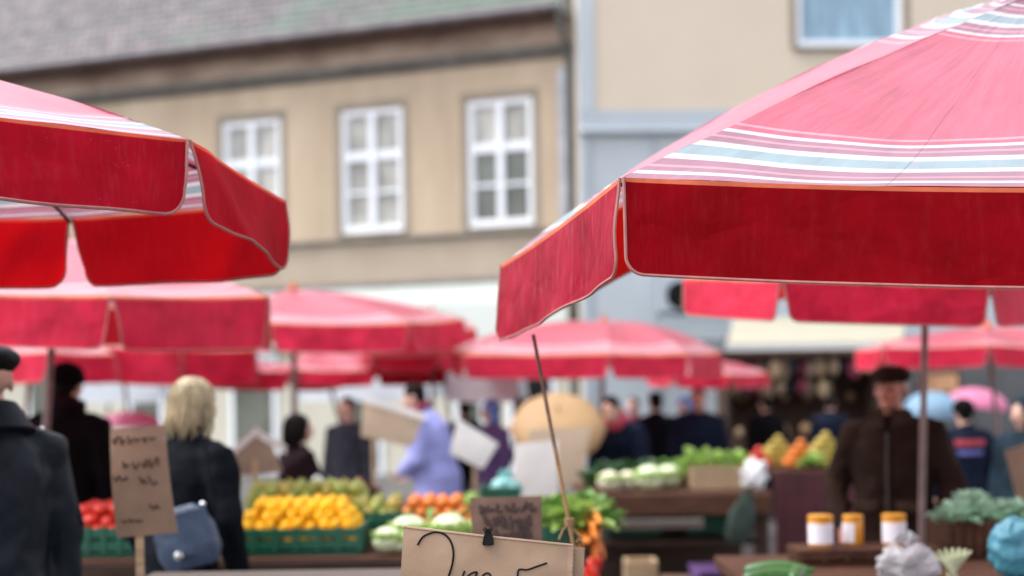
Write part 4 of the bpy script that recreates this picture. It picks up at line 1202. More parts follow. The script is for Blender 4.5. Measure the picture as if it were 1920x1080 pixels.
table('long brown fruit stall holding lemons, pears and cabbages', X(60, 6.6), X(1128, 6.3), 6.35, 7.55, .86, 'wood', front='wood_dark', shelf=.35)
table('worn plank table at the bottom edge, left of the sharp paper sign', X(225, 5.0), X(770, 5.0), 4.55, 5.42, .925, 'wood_grey', front='wood_grey', fh=.06)
table('dark wooden vegetable stall with cabbages and a wooden box', X(1085, 10), X(1440, 10), 9.9, 11.2, .86, 'wood', front='wood', shelf=.5, back='wood_dark')
table('fruit stall with a burgundy cloth front beside the brown coat', X(1440, 11.6), X(1640, 11.6), 11.4, 12.6, .92, 'wood', front='wood', cloth='burgundy')
table('brown honey stall table with jars and plastic bags', X(1380, 5.6), X(2080, 5.6), 4.95, 6.3, .85, 'wood', front='wood_dark', cloth='purple_cloth')

ALLG = {}
def copies(name, meshes, spots, label, cat, group, rnd=True, scl=(.9, 1.1)):
    for i, p in enumerate(spots):
        me = meshes[i % len(meshes)]
        o = bpy.data.objects.new(name, me); COL.objects.link(o)
        o.location = p
        if rnd:
            o.rotation_euler = (random.uniform(-.6, .6), random.uniform(-.6, .6), random.uniform(0, 6.28))
        s = random.uniform(*scl); o.scale = (s, s, s)
        tag(o, label, cat, group)

def heap(x0, x1, y0, y1, z, r, layers, jit=.12, slope=0, ins_f=.95):
    """a piled heap: close rows, each layer smaller"""
    out = []
    for L_ in range(layers):
        ins = L_ * r * ins_f
        xa, xb, ya, yb = x0 + r + ins, x1 - r - ins, y0 + r + ins * .9, y1 - r - ins * .5
        if xb <= xa or yb <= ya: break
        nx = max(1, int((xb - xa) / (r * 1.95)) + 1); ny = max(1, int((yb - ya) / (r * 1.9)) + 1)
        for i in range(nx):
            for j in range(ny):
                if 0 < L_ < layers - 1 and 0 < i < nx - 1 and 1 < j < ny - 1:
                    pass
                x = xa + (xb - xa) * (i / (nx - 1) if nx > 1 else .5) + random.uniform(-jit, jit) * r
                y = ya + (yb - ya) * (j / (ny - 1) if ny > 1 else .5) + random.uniform(-jit, jit) * r
                out.append(V((x, y, z + r + L_ * r * 1.45 + slope * (y - y0) + random.uniform(-jit, jit) * r)))
    return out

def crate(label, c, d, mt='crate_green', rz=0, name='plastic_crate', slats=2, group=None, lid=False):
    t = thing(name, label, 'crate', c, rz, group)
    wx, wy, h = d
    m = MB(); m.box((0, 0, .008), (wx - .01, wy - .01, .016)); m.build('base', M[mt], t, smooth=False)
    if lid:
        m = MB()
        for q in range(3):
            m.box((0, -wy / 3 + q * wy / 3, .02 + h + .006), (wx + .004, wy / 3 - .004, .012))
        m.build('lid', M[mt], t, smooth=False)
    for sx, sy in ((0, -1), (0, 1), (-1, 0), (1, 0)):
        m = MB()
        for q in range(slats):
            zz = .02 + h * (q + .5) / slats
            hh = h / slats - .014
            if sx == 0:
                m.box((0, sy * (wy / 2 - .008), zz), (wx, .016, hh))
            else:
                m.box((sx * (wx / 2 - .008), 0, zz), (.016, wy - .034, hh))
        nrib = 7
        for q in range(nrib):
            f = -1 + 2 * q / (nrib - 1)
            if sx == 0:
                m.box((f * (wx / 2 - .012), sy * (wy / 2 - .004), .02 + h / 2), (.022, .02, h))
            else:
                m.box((sx * (wx / 2 - .004), f * (wy / 2 - .03), .02 + h / 2), (.02, .022, h))
        m.build('side', M[mt], t, smooth=False)
    return t

def fruit_mesh(name, mt, r, kind='round'):
    m = MB(); s = random.random() * 50
    if kind == 'lemon':
        m.ell((0, 0, 0), (r, r, r * 1.2), 16, 12, fn=lambda p: V((p.x, p.y, p.z + .12 * r * math.copysign(max(0, abs(p.z) / (r * 1.2) - .8) * 5, p.z))) * (1 + .03 * nz(p, 40, s)))
    elif kind == 'pear':
        m.ell((0, 0, 0), (r, r, r * 1.3), 14, 10, fn=lambda p: V((p.x * (1 - .28 * p.z / r), p.y * (1 - .28 * p.z / r), p.z)))
        m.tube([(0, 0, r * 1.25), (.004, 0, r * 1.6)], .003, 5)
    elif kind == 'tomato':
        m.ell((0, 0, 0), (r, r, r * .85), 16, 10, fn=lambda p: p * (1 + .04 * math.cos(5 * math.atan2(p.y, p.x))))
    else:
        m.ell((0, 0, 0), (r, r, r * .92), 14, 10, fn=lambda p: p * (1 + .03 * nz(p, 30, s)))
    return m.mesh(name, M[mt])

# lemons
ZT = .864
cl = W(566, 1018, 6.62)
crate('green plastic crate heaped with yellow lemons', (cl.x, 6.66, ZT), (.60, .42, .105))
lm = [fruit_mesh('lemon', q, .0285, 'lemon') for q in ('lemon1', 'lemon2', 'lemon1')]
copies('lemon', lm, heap(cl.x - .285, cl.x + .285, 6.46, 6.86, ZT + .055, .0285, 4, .3, ins_f=.8), 'ripe yellow lemon in the heap on the green crate', 'lemon', 'lemons heaped in the green crate', scl=(.84, 1.14))
# pears behind
for i, (px, yy, lb) in enumerate(((575, 7.2, 'green crate of greenish pears right behind the lemons'), (690, 7.1, 'green crate of golden pears between the lemons and the mandarins'))):
    crate(lb, (X(px, yy), yy, ZT), (.62 if i == 0 else .34, .36, .13))
    pm_ = [fruit_mesh('pear', q, .03, 'pear') for q in ('pear1', 'pear2', 'pear1')]
    hw = .30 if i == 0 else .16
    copies('pear', pm_, heap(X(px, yy) - hw, X(px, yy) + hw, yy - .17, yy + .17, ZT + (.10 if i else .13), .032, 2 if i else 3, .3, ins_f=.35),
           ('greenish pear in the crate behind the lemons' if i == 0 else 'golden pear in the crate beside the mandarins'), 'pear', 'pears in the %s crate' % ('first' if i == 0 else 'second'))
# tomatoes
crate('green plastic crate of red tomatoes behind the leather jacket', (X(215, 6.7), 6.68, ZT), (.46, .40, .12))
tm = [fruit_mesh('tomato', 'tomato', .036, 'tomato')]
copies('tomato', tm, heap(X(215, 6.7) - .22, X(215, 6.7) + .22, 6.49, 6.86, ZT + .075, .034, 3, .15), 'shiny red tomato in the green crate', 'tomato', 'tomatoes in the green crate')
# mandarins
om = [fruit_mesh('mandarin', 'orange1', .032)]
copies('mandarin', om, heap(X(726, 7.1), X(900, 7.1), 6.9, 7.4, ZT + .0, .033, 4, .2), 'orange mandarin in the loose heap behind the cabbages', 'mandarin', 'mandarins heaped behind the cabbages')

def leaf(m, base, dir_, ln, wd, curl, seed):
    dir_ = dir_.normalized()
    side = dir_.cross(V((0, 0, 1)))
    if side.length < .1: side = V((1, 0, 0))
    side.normalize(); nrm = side.cross(dir_).normalized()
    rows = []
    for j in range(5):
        t = j / 4
        wv = wd * math.sin(PI * min(1, .15 + t * .8)) ** .7
        c = base + dir_ * ln * t - nrm * curl * ln * t * t
        rows.append([c + side * wv * u + nrm * (wd * .35 * u * u + .25 * wd * nz((u * 2, t * 3, seed), 2)) for u in (-1, -.5, 0, .5, 1)])
    m.grid(rows)

def leafy(name, label, cat, c, r, n, mt, group=None, ln=.09, wd=.035, core=None, squash=.7):
    m = MB()
    for i in range(n):
        a = random.uniform(0, 2 * PI); e = random.uniform(.0, 1.35)
        d = V((math.cos(a) * math.cos(e), math.sin(a) * math.cos(e), math.sin(e) * squash + .05))
        leaf(m, d * r * random.uniform(.2, .6) + V((0, 0, .012)), d + V((0, 0, .25)), ln * random.uniform(.7, 1.2), wd * random.uniform(.7, 1.3), random.uniform(.1, .6), i * 3.3)
    o = m.build(name, M[mt], None); o.location = c
    tag(o, label, cat, group)
    if core:
        q = MB(); q.ell((0, 0, r * .5), (r * .62, r * .62, r * .5), 16, 10, fn=lambda p: p * (1 + .12 * nz(p, 40, r)))
        q.build('head', M[core], o)
    return o
def cabbage(label, c, r, mt='cabbage', group=None, outer='leaf_light'):
    t = thing('cabbage', label, 'cabbage', c, random.uniform(0, 6), group)
    m = MB(); s = random.random() * 30
    m.ell((0, 0, r * .85), (r, r, r * .86), 20, 14, fn=lambda p: p * (1 + .05 * nz(p, 14, s) + .02 * math.sin(7 * math.atan2(p.y, p.x) + p.z * 20)))
    m.build('head', M[mt], t)
    m = MB()
    for i in range(9):
        a = 2 * PI * i / 9
        leaf(m, V((math.cos(a) * r * .55, math.sin(a) * r * .55, .02)), V((math.cos(a), math.sin(a), .9)), r * 1.15, r * .55, -.35, i + s)
    m.build('outer_leaf', M[outer], t)
    return t
cab = 'cabbages in front of the mandarins'
for px, py, r in ((762, 1000, .092), (838, 1000, .094), (905, 1000, .088), (722, 1030, .07), (795, 1030, .06), (745, 1035, .055)):
    yy = 6.62 if py < 1020 else 6.47
    cabbage('pale green cabbage in the front row before the mandarins', (X(px, yy), yy, ZT), r, group=cab)
# leafy greens and carrots at the right end of the long stall
crate('green plastic crate under the lettuces at the stall end', (X(1052, 6.58), 6.58, ZT), (.20, .34, .09))
for i, (px, yy, mt) in enumerate(((1040, 6.55, 'leaf'), (1075, 6.45, 'leaf_light'), (1040, 6.7, 'leaf_light'), (1090, 6.65, 'leaf'))):
    leafy('lettuce', ['dark green lettuce at the stall end by the leaning rod', 'light green lettuce nearest the leaning rod foot', 'light lettuce behind the dark one at the stall end', 'green lettuce touching the carrots'][i], 'lettuce',
          (X(px, yy), yy, ZT + .085), .14, 80, mt, None, ln=.11, wd=.04)
cm_ = MB(); cm_.tube([(0, 0, 0), (.05, 0, 0), (.11, 0, 0), (.16, 0, 0)], [.019, .017, .012, .003], 10, True)
cme = cm_.mesh('carrot', M['carrot'])
for i in range(30):
    o = bpy.data.objects.new('carrot', cme); COL.objects.link(o)
    yy = 6.45 + random.uniform(-.06, .16)
    o.location = (X(1104, yy) + random.uniform(-.055, .04) * (1.3 - i / 40), yy, ZT + .02 + (i // 6) * .036)
    o.rotation_euler = (0, random.uniform(-.1, .35), random.uniform(-1.8, -1.3))
    tag(o, 'orange carrot in the pile at the end of the long stall', 'carrot', 'carrots piled at the stall end')
# pepper strings below: red peppers on the shelf front
rp = MB(); rp.ell((0, 0, 0), (.02, .02, .06), 10, 8, fn=lambda p: V((p.x * (1 + p.z * 6), p.y * (1 + p.z * 6), p.z)))
rme = rp.mesh('pepper', M['tomato'])
copies('pepper', [rme], [V((X(1108, 6.28) + random.uniform(-.05, .05), 6.29 + random.uniform(-.02, .02), .80 - .05 * (i // 3) + random.uniform(-.02, .02))) for i in range(9)],
       'red pepper in the hanging bunch under the carrots', 'pepper', 'red peppers under the carrots', rnd=True)
# teal crate with aqua bag further back
crate('dark green crate behind the brown scribbled sign', (X(935, 8.3), 8.3, .86), (.22, .3, .16))
table('plain stall table between the lavender coat and the long stall', X(620, 8.4), X(1000, 8.4), 8.05, 8.95, .855, 'wood')
def blob(name, label, cat, c, r, mt, seed, knot=True, amp=.3, group=None, parent=None):
    m = MB()
    m.ell((0, 0, r[2]), r, 72, 48, fn=lambda p: p * (1 + amp * nz(p, 2.2 / max(r), seed) + amp * .45 * abs(nz(p, 5 / max(r), seed + 5)) - amp * .3 * abs(nz(p, 9 / max(r), seed + 8))))
    if knot:
        m.tube([(0, 0, r[2] * 1.9), (.01, 0, r[2] * 2.15), (.03, 0, r[2] * 2.5)], [.02, .012, .028], 8)
        m.tube([(0, 0, r[2] * 2.1), (-.03, .01, r[2] * 2.45)], [.012, .026], 8)
    o = m.build(name, M[mt], None, smooth=True, ang=70); o.location = c
    return tag(o, label, cat, group)
blob('plastic_bag', 'aqua plastic bag lying in the dark green crate', 'plastic bag', (X(945, 8.25), 8.25, .95), (.09, .09, .07), 'bag_aqua', 3)
leafy('lettuce', 'green leaf bunch below the folded white sign', 'lettuce', (X(870, 8.4), 8.4, .855), .13, 70, 'leaf_light')
leafy('lettuce', 'green leaf bunch left of the lavender coat', 'lettuce', (X(690, 8.5), 8.5, .855), .12, 60, 'leaf')

for i, (px, yy) in enumerate(((640, 9.4), (668, 9.4), (615, 9.4))):
    leafy('flower_bunch', ['maroon leaf bunch between the lavender coat and the grey jacket', 'maroon leaf bunch nearest the lavender coat', 'maroon leaf bunch nearest the plum coat'][i], 'leaf bunch', (X(px, yy), yy, .855), .14, 60, 'coat_maroon', None, ln=.11, wd=.045)
table('far plain table with maroon bunches before the grey jacket', X(585, 9.4), X(700, 9.4), 9.2, 9.8, .85, 'wood')
blob('plastic_bag', 'white plastic bag standing between the plum coat and the maroon bunches', 'plastic bag', (X(596, 9.1), 9.1, .855), (.06, .05, .10), 'bag_white', 17, knot=False, amp=.4)

# --- vegetable stall in the middle
zz = .864
for px, yy, r, lb in ((1215, 10.15, .105, 'large pale cabbage at the front of the dark wooden stall, beside the box'), (1252, 10.3, .10, 'large pale cabbage touching the wooden box'), (1140, 10.1, .085, 'small creamy cabbage at the left end of the dark stall'), (1175, 10.2, .08, 'small creamy cabbage second on the dark stall')):
    cabbage(lb, (X(px, yy), yy, zz), r, 'cabbage' if r > .09 else 'cauli', None)
for i, (px, yy, mt) in enumerate(((1130, 10.6, 'leaf_dark'), (1180, 10.7, 'leaf_dark'), (1255, 10.8, 'leaf'), (1290, 10.7, 'leaf'), (1225, 10.7, 'leaf_dark'))):
    leafy('greens', ['dark leafy greens under the bending person', 'dark leafy greens behind the second cabbage', 'green leaf bunch behind the wooden box', 'green leaf bunch left of the pale lettuces', 'dark leaf bunch behind the large cabbages'][i], 'greens',
          (X(px, yy), yy, zz), .15, 70, mt, None, ln=.13, wd=.05)
wb = crate('slatted pale wooden box at the end of the vegetable stall', (X(1345, 10.25), 10.25, zz), (.42, .3, .15), 'wood_pale', name='wooden_box', slats=3)
for i, (px, yy) in enumerate(((1300, 10.3), (1335, 10.25), (1372, 10.3))):
    leafy('lettuce', 'pale green lettuce heaped in the wooden box', 'lettuce', (X(px, yy), yy, zz + .12), .12, 55, 'leaf_light', 'pale lettuces in the wooden box', ln=.11, wd=.05, core='cabbage')
blob('plastic_bag', 'white plastic bag standing at the right end of the wooden box', 'plastic bag', (X(1412, 10.1), 10.1, zz), (.085, .08, .10), 'bag_white', 7, knot=False, amp=.5)
bgp = V((X(1380, 9.84), 9.84, .86))
m = MB()
m.loft([[bgp + V((cx_ + wx_ * math.cos(a) + .02 * nz((math.cos(a) * 2, math.sin(a) * 2, z * 12), 1, 3), .028 * dpt * math.sin(a) - .01 + .012 * nz((math.cos(a) * 4, z * 20, 0), 1, 7), z)) for a in [2 * PI * i / 28 for i in range(28)]]
        for z, wx_, dpt, cx_ in ((.01, .03, .4, .07), (-.04, .05, .5, .06), (-.12, .085, .8, .035), (-.22, .10, 1, .015), (-.30, .095, 1, .0), (-.345, .06, .6, -.005))])
tag(m.build('plastic_bag', M['bag_green'], None, bgp, ang=70), 'greenish clear plastic bag hanging down the front of the vegetable stall', 'plastic bag')
crate('green crate under the vegetable stall, left', (X(1180, 10.2), 10.3, .55), (.4, .36, .2))
crate('green crate under the vegetable stall, below the hanging bag', (X(1330, 10.2), 10.3, .55), (.36, .36, .2))
crate('pale wooden crate low on the ground before the vegetable stall', (X(1195, 8.6), 8.6, .28), (.18, .25, .26), 'wood_pale', name='wooden_crate', slats=2)
crate('pale wooden crate carrying the one with wider slats', (X(1195, 8.6), 8.6, 0), (.20, .27, .25), 'wood_pale', name='wooden_crate', slats=2)
crate('dark green crate on the ground beside the wooden crate stack', (X(1120, 8.4), 8.4, 0), (.42, .32, .3))
for i, (px, h_, mt_, lb) in enumerate(((1265, .26, 'card_dark', 'brown carton on the ground under the vegetable stall'), (1330, .34, 'coat_violet', 'dark violet box on the ground under the vegetable stall'), (1395, .24, 'coat_blue', 'navy box on the ground at the vegetable stall leg'))):
    t = thing('carton', lb, 'box', (X(px, 9.6), 9.6, 0), R(10 * i - 8))
    m = MB(); m.box((0, 0, h_ / 2), (.26, .3, h_)); m.build('body', M[mt_], t, smooth=False, bev=.008)
    for sy in (-1, 1):
        m = MB(); m.box((0, sy * .20, h_ + .012), (.25, .13, .005), Matrix.Rotation(sy * .35, 3, 'X')); m.build('flap', M[mt_], t, smooth=False)
m = MB(); m.box((0, 0, 0), (.75, .06, .06)); o = m.build('timber_beam', M['wood_grey'], None, bev=.006, smooth=False); o.location = W(1215, 983, 9.6)
tag(o, 'greyish timber beam lying along the vegetable stall front', 'beam')
st_ = MB()
lf = MB(); leaf(lf, V((0, 0, 0)), V((1, 0, .3)), .07, .018, .4, 2.0)
lfm = lf.mesh('fruit_leaf', M['leaf'])
rl = random.Random(4)
copies('fruit_leaf', [lfm], [V((rl.uniform(X(735, 7.0), X(890, 7.0)), rl.uniform(6.88, 7.05), ZT + rl.uniform(.10, .17))) for _ in range(12)], 'green leaf left on the loose mandarin heap', 'leaf', 'leaves among the mandarins', scl=(.7, 1.2))

# --- far right fruit stall
zz3 = .924
def pyramid(label_fruit, px, yy, r, n, mt, group, cat):
    me = [fruit_mesh(cat, mt, r)]
    sp = []
    for L_ in range(n):
        k_ = n - L_
        for i in range(k_):
            for j in range(min(k_, 3)):
                sp.append(V((X(px, yy) + (i - (k_ - 1) / 2) * r * 1.95, yy + (j - 1) * r * 1.9 , zz3 + r + L_ * r * 1.5)))
    copies(cat, me, sp, label_fruit, cat, group)
pyramid('yellow pear in the pyramid next to the brown coat', 1543, 11.8, .036, 5, 'pear2', 'pears in the pyramid by the brown coat', 'pear')
pyramid('golden pear in the pyramid left of the oranges', 1455, 11.8, .034, 5, 'pear2', 'pears in the pyramid left of the oranges', 'pear')
pyramid('orange in the low pyramid between the two pear pyramids', 1497, 11.7, .036, 4, 'orange1', 'oranges between the pear pyramids', 'orange')
pyramid('red tomato in the small pile at the stall corner', 1418, 11.7, .036, 3, 'tomato', 'tomatoes at the stall corner', 'tomato')
leafy('lettuce', 'pale green lettuce before the oranges on the burgundy stall', 'lettuce', (X(1520, 11.55), 11.55, zz3), .10, 50, 'leaf_light', None, ln=.09)

# --- honey table
ztb = .856
crate('low brown wooden box the honey jars stand on', (X(1612, 5.95), 5.95, ztb), (.58, .26, .034), 'wood', name='wooden_box', slats=1, lid=True)
zt = ztb + .068
def jar(label, px, Y, r, h, lab=True):
    c = V((X(px, Y), Y, zt))
    t = thing('honey_jar', label, 'jar', c, R(random.uniform(-15, 15)))
    m = MB(); m.lathe([(.001, 0), (r * .92, 0), (r, .01), (r, h * .78), (r * .93, h * .84), (r * .85, h * .86), (.001, h * .86)], (0, 0, 0), 24); m.build('glass', M['honey'], t)
    m = MB(); m.lathe([(.001, h * .84), (r * .97, h * .84), (r * .99, h * .85), (r * .99, h * .985), (r * .93, h), (.001, h)], (0, 0, 0), 24); m.build('lid', M['lid'], t)
    a0 = R(-165) if lab == 1 else R(-185)
    a1 = R(-15) if lab == 1 else R(-88)
    m = MB(); rows = [[V((math.cos(a0 + (a1 - a0) * i / 14) * (r + .0012), math.sin(a0 + (a1 - a0) * i / 14) * (r + .0012), z)) for i in range(15)] for z in (h * .10, h * .74)]
    m.grid(rows); m.build('label', M['label'], t)
jar('honey jar with a wide white label, apart from the brown pole', 1534, 5.95, .052, .130, 1)
jar('honey jar showing its amber glass beside a half label', 1595, 6.0, .043, .124, 2)
jar('honey jar with a white label, partly behind the clear bag', 1672, 5.95, .050, .130, 1)
blob('plastic_bag', 'crumpled clear plastic bag at the foot of the brown pole', 'plastic bag', (X(1695, 5.3), 5.3, ztb), (.105, .08, .072), 'bag_clear', 13, amp=.4)
blob('plastic_bag', 'turquoise plastic bag at the right edge of the honey table', 'plastic bag', (X(1908, 5.3), 5.3, ztb), (.115, .10, .115), 'bag_blue', 15, knot=False, amp=.22)
zm = MB(); zm.tube([(-.10, 0, 0), (-.05, 0, .006), (0, 0, .008), (.05, 0, .004), (.095, 0, 0)], [.026, .031, .033, .031, .024], 16, True); zm.tube([(.115, 0, 0), (.14, .004, .004)], [.011, .008], 8)
zme = zm.mesh('zucchini', M['zucchini'])
for i, (px, yy, rz, rr) in enumerate(((1448, 5.25, .15, 0), (1452, 5.36, -.1, 0), (1490, 5.3, 1.25, 0))):
    o = bpy.data.objects.new('zucchini', zme); COL.objects.link(o); o.location = (X(px, yy), yy, ztb + .032 + (.0 if i != 1 else .012)); o.rotation_euler = (0, 0, rz)
    tag(o, ['dark green zucchini lying in front on the honey table', 'dark green zucchini lying behind the front one', 'short green zucchini pointing at us beside the pair'][i], 'zucchini')
ce = thing('celery', 'pale celery stalks with cut ends fanned on the honey table', 'celery', (X(1780, 5.36), 5.36, ztb))
for i in range(7):
    a = R(-40 + i * 14)
    m = MB(); m.tube([(0, .01 * i - .03, .012), (math.sin(a) * .06, .01 * i - .03, .05 + .02 * math.cos(a)), (math.sin(a) * .12, .012 * i - .03, .06 + .055 * math.cos(a))], [.012, .010, .005], 8, True)
    m.build('stalk', M['celery'], ce)
crate('low brown wooden crate carrying the kale heads', (X(1812, 6.1), 6.1, ztb), (.28, .26, .14), 'wood', name='wooden_crate', slats=1)
crate('low brown wooden crate at the right edge under kale', (X(1945, 6.1), 6.1, ztb), (.26, .26, .13), 'wood', name='wooden_crate', slats=1)
for i, (px, yy, dz) in enumerate(((1792, 6.05, .13), (1845, 6.08, .13), (1820, 6.17, .17), (1885, 6.13, .125), (1920, 6.1, .12))):
    leafy('kale', 'frilly blue green kale head on the low wooden crates', 'kale', (X(px, yy), yy, ztb + dz), .10, 90, 'leaf_blue', 'kale heads on the wooden crates', ln=.07, wd=.034)
m = MB(); m.slab([[V((-.10 + .2 * i / 6, 0, -.2 + .4 * j / 4)) for i in range(7)] for j in range(5)], (0, .01, 0))

# ------------------------------------------------------------------ signs
def quadpt(q, u, v):                            # q: TL, TR, BR, BL world points
    return q[0].lerp(q[1], u).lerp(q[3].lerp(q[2], u), v)
def sign(label, px, Y, mt, strokes=(), stick=None, ink='ink', bow=.01, th=.004, name='price_sign', sr=2.2, each=False, stickmat='wood_pale', floor=.87, n=14):
    Ys = Y if isinstance(Y, (list, tuple)) else [Y] * 4
    q = [W(p[0], p[1], y) for p, y in zip(px, Ys)]
    base = (q[2] + q[3]) / 2
    t = thing(name, label, 'sign', base)
    def P(u, v, off=0):
        p = quadpt(q, u, v)
        return p + V((0, -bow * math.sin(PI * u) * .6 - bow * .6 * math.sin(PI * v) + off - .003 * nz((u * 3, v * 3, Ys[0]), 1, 3), 0))
    m = MB(); m.slab([[P(i / n, j / n) for i in range(n + 1)] for j in range(n + 1)], (0, th, 0)); m.build('board', M[mt], t, base)
    if strokes:
        m = MB()
        ppx = Ys[0] / FPX
        for s in strokes:
            if each:
                m = MB()
            pts = []
            for a in s:                          # stroke points are given as board fractions
                pts.append(P(a[0], a[1], -.0012))
            if len(pts) > 2:                     # smooth the stroke
                out = []
                for i in range(len(pts) - 1):
                    p0, p1, p2, p3 = pts[max(i - 1, 0)], pts[i], pts[i + 1], pts[min(i + 2, len(pts) - 1)]
                    for k_ in range(6):
                        x = k_ / 6
                        out.append(.5 * ((2 * p1) + (p2 - p0) * x + (2 * p0 - 5 * p1 + 4 * p2 - p3) * x * x + (3 * p1 - p0 - 3 * p2 + p3) * x ** 3))
                pts = out + [pts[-1]]
            m.tube(pts, sr * ppx, 6)
            if each:
                m.build('handwriting', M[ink], t, base)
        if not each:
            m.build('lettering', M[ink], t, base)
    if stick:
        sx, sy0, sy1 = stick
        m = MB()
        a = W(sx, sy0, Ys[3] + .012); b_ = W(sx, sy1, Ys[3] + .012); b_.z = max(floor, 0)
        b_.x = a.x + (W(sx, sy1, Ys[3]).x - W(sx, sy0, Ys[3]).x) * .5
        m.box((a + b_) / 2, (.026, .012, (a - b_).length)); m.build('stick', M[stickmat], t, base, smooth=False)
    return t, P

# the sharp kraft paper sign
SQ = [(757, 990), (1074, 1025), (1066, 1180), (746, 1180)]
def frac(pts):
    out = []
    for x, y in pts:
        u = (x - 752) / 316.0
        yt = 990 + 35 * u
        out.append((u, (y - yt) / (1180 - yt)))
    return out
strk = [frac(s) for s in (
    [(780, 1021), (788, 1007), (800, 1000), (815, 997), (830, 1002), (841, 1014), (847, 1032), (847, 1052), (842, 1075), (834, 1100)],
    [(870, 1068), (864, 1088), (860, 1100)],
    [(876, 1078), (884, 1072), (893, 1071), (888, 1084), (884, 1100)],
    [(898, 1090), (903, 1078), (911, 1072), (918, 1076), (919, 1088), (914, 1100)],
    [(966, 1100), (968, 1082), (970, 1066), (985, 1066), (1003, 1060), (1021, 1054)],
    )]
t_, Pn = sign('smooth kraft paper price sign in sharp focus with a large handwritten 2', SQ, 3.1, 'kraft', strk, None, bow=.02, th=.002, sr=1.9, n=24, each=True)
base_n = t_.location
# saw-toothed rear layer of the paper bag
m = MB(); rows = []
for j in range(61):
    v = j / 60
    L_ = W(1050, 1022 + 160 * v, 3.106); Rr = W(1095 - 6 * v + (2.6 if j % 2 else 0), 1027 + 155 * v, 3.108)
    rows.append([L_, L_.lerp(Rr, .5), L_.lerp(Rr, .85), Rr])
m.slab(rows, (0, .002, 0)); m.build('rear_layer', M['kraft'], t_, base_n)
m = MB(); rows = []
for j in range(41):
    v = j / 40
    a = Pn(.97, v, -.001); b_ = Pn(1.0, v, -.002) + V((.003 if j % 2 else 0, 0, 0))
    rows.append([a, b_])
m.slab(rows, (0, .0012, 0)); m.build('toothed_edge', M['kraft'], t_, base_n)
m = MB(); m.tube([Pn(u / 12, 0, .002) + V((0, 0, .002)) for u in range(13)], .0035, 8); m.build('folded_top', M['kraft'], t_, base_n)
m = MB(); a = W(905, 1175, 3.13); m.box((a.x, 3.12, a.z / 2 + .06), (.03, .012, a.z + .12)); m.build('stick', M['wood_pale'], t_, base_n, smooth=False)
# binder clip
cp = W(915, 1004, 3.08)
bc = thing('binder_clip', 'small black binder clip on the sharp paper sign', 'clip', cp)
u_ = 3.08 / FPX
m = MB()
pts = [(-5.5, 8), (5.5, 8), (9, -2), (11, -15), (9, -18), (-9, -18), (-11, -15), (-8, -2)]
n = len(pts)
m.add([(x * u_, -.007 if y < 0 else -.003, y * u_) for x, y in pts] + [(x * u_, .014 if y < 0 else .008, y * u_) for x, y in pts],
      [tuple(range(n)), tuple(reversed(range(n, 2 * n)))] + [(i, n + i, n + (i + 1) % n, (i + 1) % n) for i in range(n)])
m.build('clip_body', M['black'], bc, smooth=False, bev=.001)
m = MB()
m.tube([(-4 * u_, -.004, 6 * u_), (-9 * u_, -.005, 13 * u_), (-7 * u_, -.005, 15.5 * u_), (0, -.005, 11 * u_), (7 * u_, -.005, 15.5 * u_), (9 * u_, -.005, 13 * u_), (4 * u_, -.004, 6 * u_)], .0016, 6)
m.box((0, -.004, 9.5 * u_), (9 * u_, .003, 6 * u_)); m.build('clip_handle', M['black'], bc)

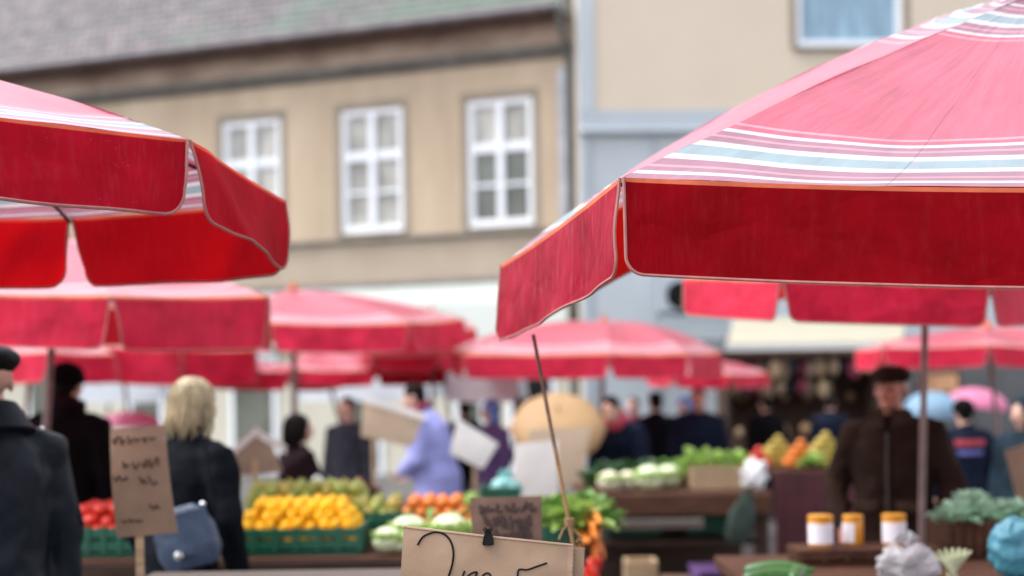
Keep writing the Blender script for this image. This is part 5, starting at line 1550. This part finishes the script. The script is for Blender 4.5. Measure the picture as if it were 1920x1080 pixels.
random.seed(5)
def scribble(lines, seed=1):
    rnd = random.Random(seed); out = []
    for (u0, u1, v, hgt, nn) in lines:
        w_ = (u1 - u0) / nn
        for i in range(nn):
            u = u0 + w_ * i
            out.append([(u + w_ * rnd.uniform(0, .3), v + hgt * rnd.uniform(-.5, 0)), (u + w_ * rnd.uniform(.2, .6), v + hgt * rnd.uniform(.2, .6)), (u + w_ * rnd.uniform(.4, .9), v + hgt * rnd.uniform(-.5, .3)), (u + w_ * .9, v + hgt * rnd.uniform(-.2, .5))])
    return out
sign('brown card sign on a wooden stick before the blond woman', [(206, 806), (309, 797), (333, 998), (219, 1008)], [4.85] * 4, 'card',
     scribble([(.05, .85, .10, .07, 6), (.2, .85, .33, .09, 4), (.04, .3, .45, .05, 2), (.5, .8, .50, .10, 2), (.6, .8, .73, .07, 1), (.1, .5, .85, .04, 3)], 3), (262, 1000, 1080), 'ink_faint', sr=1.9, floor=.927, bow=.035, each=True)
sign('dull brown card sign covered in dark scribbles, behind the sharp sign', [(881, 933), (1016, 930), (1016, 1060), (890, 1060)], [4.6] * 4, 'card_dark',
     scribble([(.12, .92, .16, .16, 7), (.18, .85, .36, .2, 6), (.28, .85, .56, .18, 6), (.25, .75, .76, .14, 5)], 9), (950, 1060, 1100), 'ink_purple', sr=3.6, floor=0, each=True)
sign('tilted card sign with a pale border, raised before the lavender coat', [(683, 742), (797, 778), (772, 838), (676, 818)], [10.4] * 4, 'card_beige', [], (700, 820, 930), floor=.86)
sign('folded card sign with a white top, left of the plum coat', [(432, 842), (500, 806), (530, 884), (436, 892)], [8.2, 8.35, 8.3, 8.15], 'card', [], (478, 860, 930), floor=.86)
sign('leaning card sign with a white upper edge, right of the lavender coat', [(858, 784), (935, 832), (905, 880), (843, 850)], [10.0] * 4, 'card_white', [], (890, 860, 930), floor=.86)
sign('plain off white card sign left of the leaning rod', [(966, 832), (1046, 826), (1046, 930), (960, 932)], [9.0] * 4, 'card_white', [], (1005, 930, 960), floor=.0)
sign('large beige card leaning below the tan umbrella', [(992, 806), (1108, 800), (1090, 912), (1000, 916)], [11.2] * 4, 'card_beige', [], (1045, 912, 960), floor=0)
sign('beige card sign cut by the right edge, above the kale', [(1884, 846), (1975, 812), (1990, 920), (1908, 944)], [7.6] * 4, 'kraft', [], (1920, 930, 960), floor=.0)
# white paper strip on top of two card signs
for lab, a, b_, yy in (('white paper folded over the top of the left card sign', (432, 843), (482, 798), 8.17), ('white paper corner on the folded card sign', (478, 800), (536, 836), 8.2),
                       ('white paper strip taped along the tilted sign top', (680, 740), (798, 776), 10.36)):
    m = MB(); p0, p1 = W(*a, yy), W(*b_, yy)
    m.slab([[p0.lerp(p1, i / 8) + V((0, -.01 * math.sin(i), -.05 * j)) for i in range(9)] for j in range(2)], (0, .004, 0))
    tag(m.build('paper_strip', M['card_white'], None, p0), lab, 'paper')
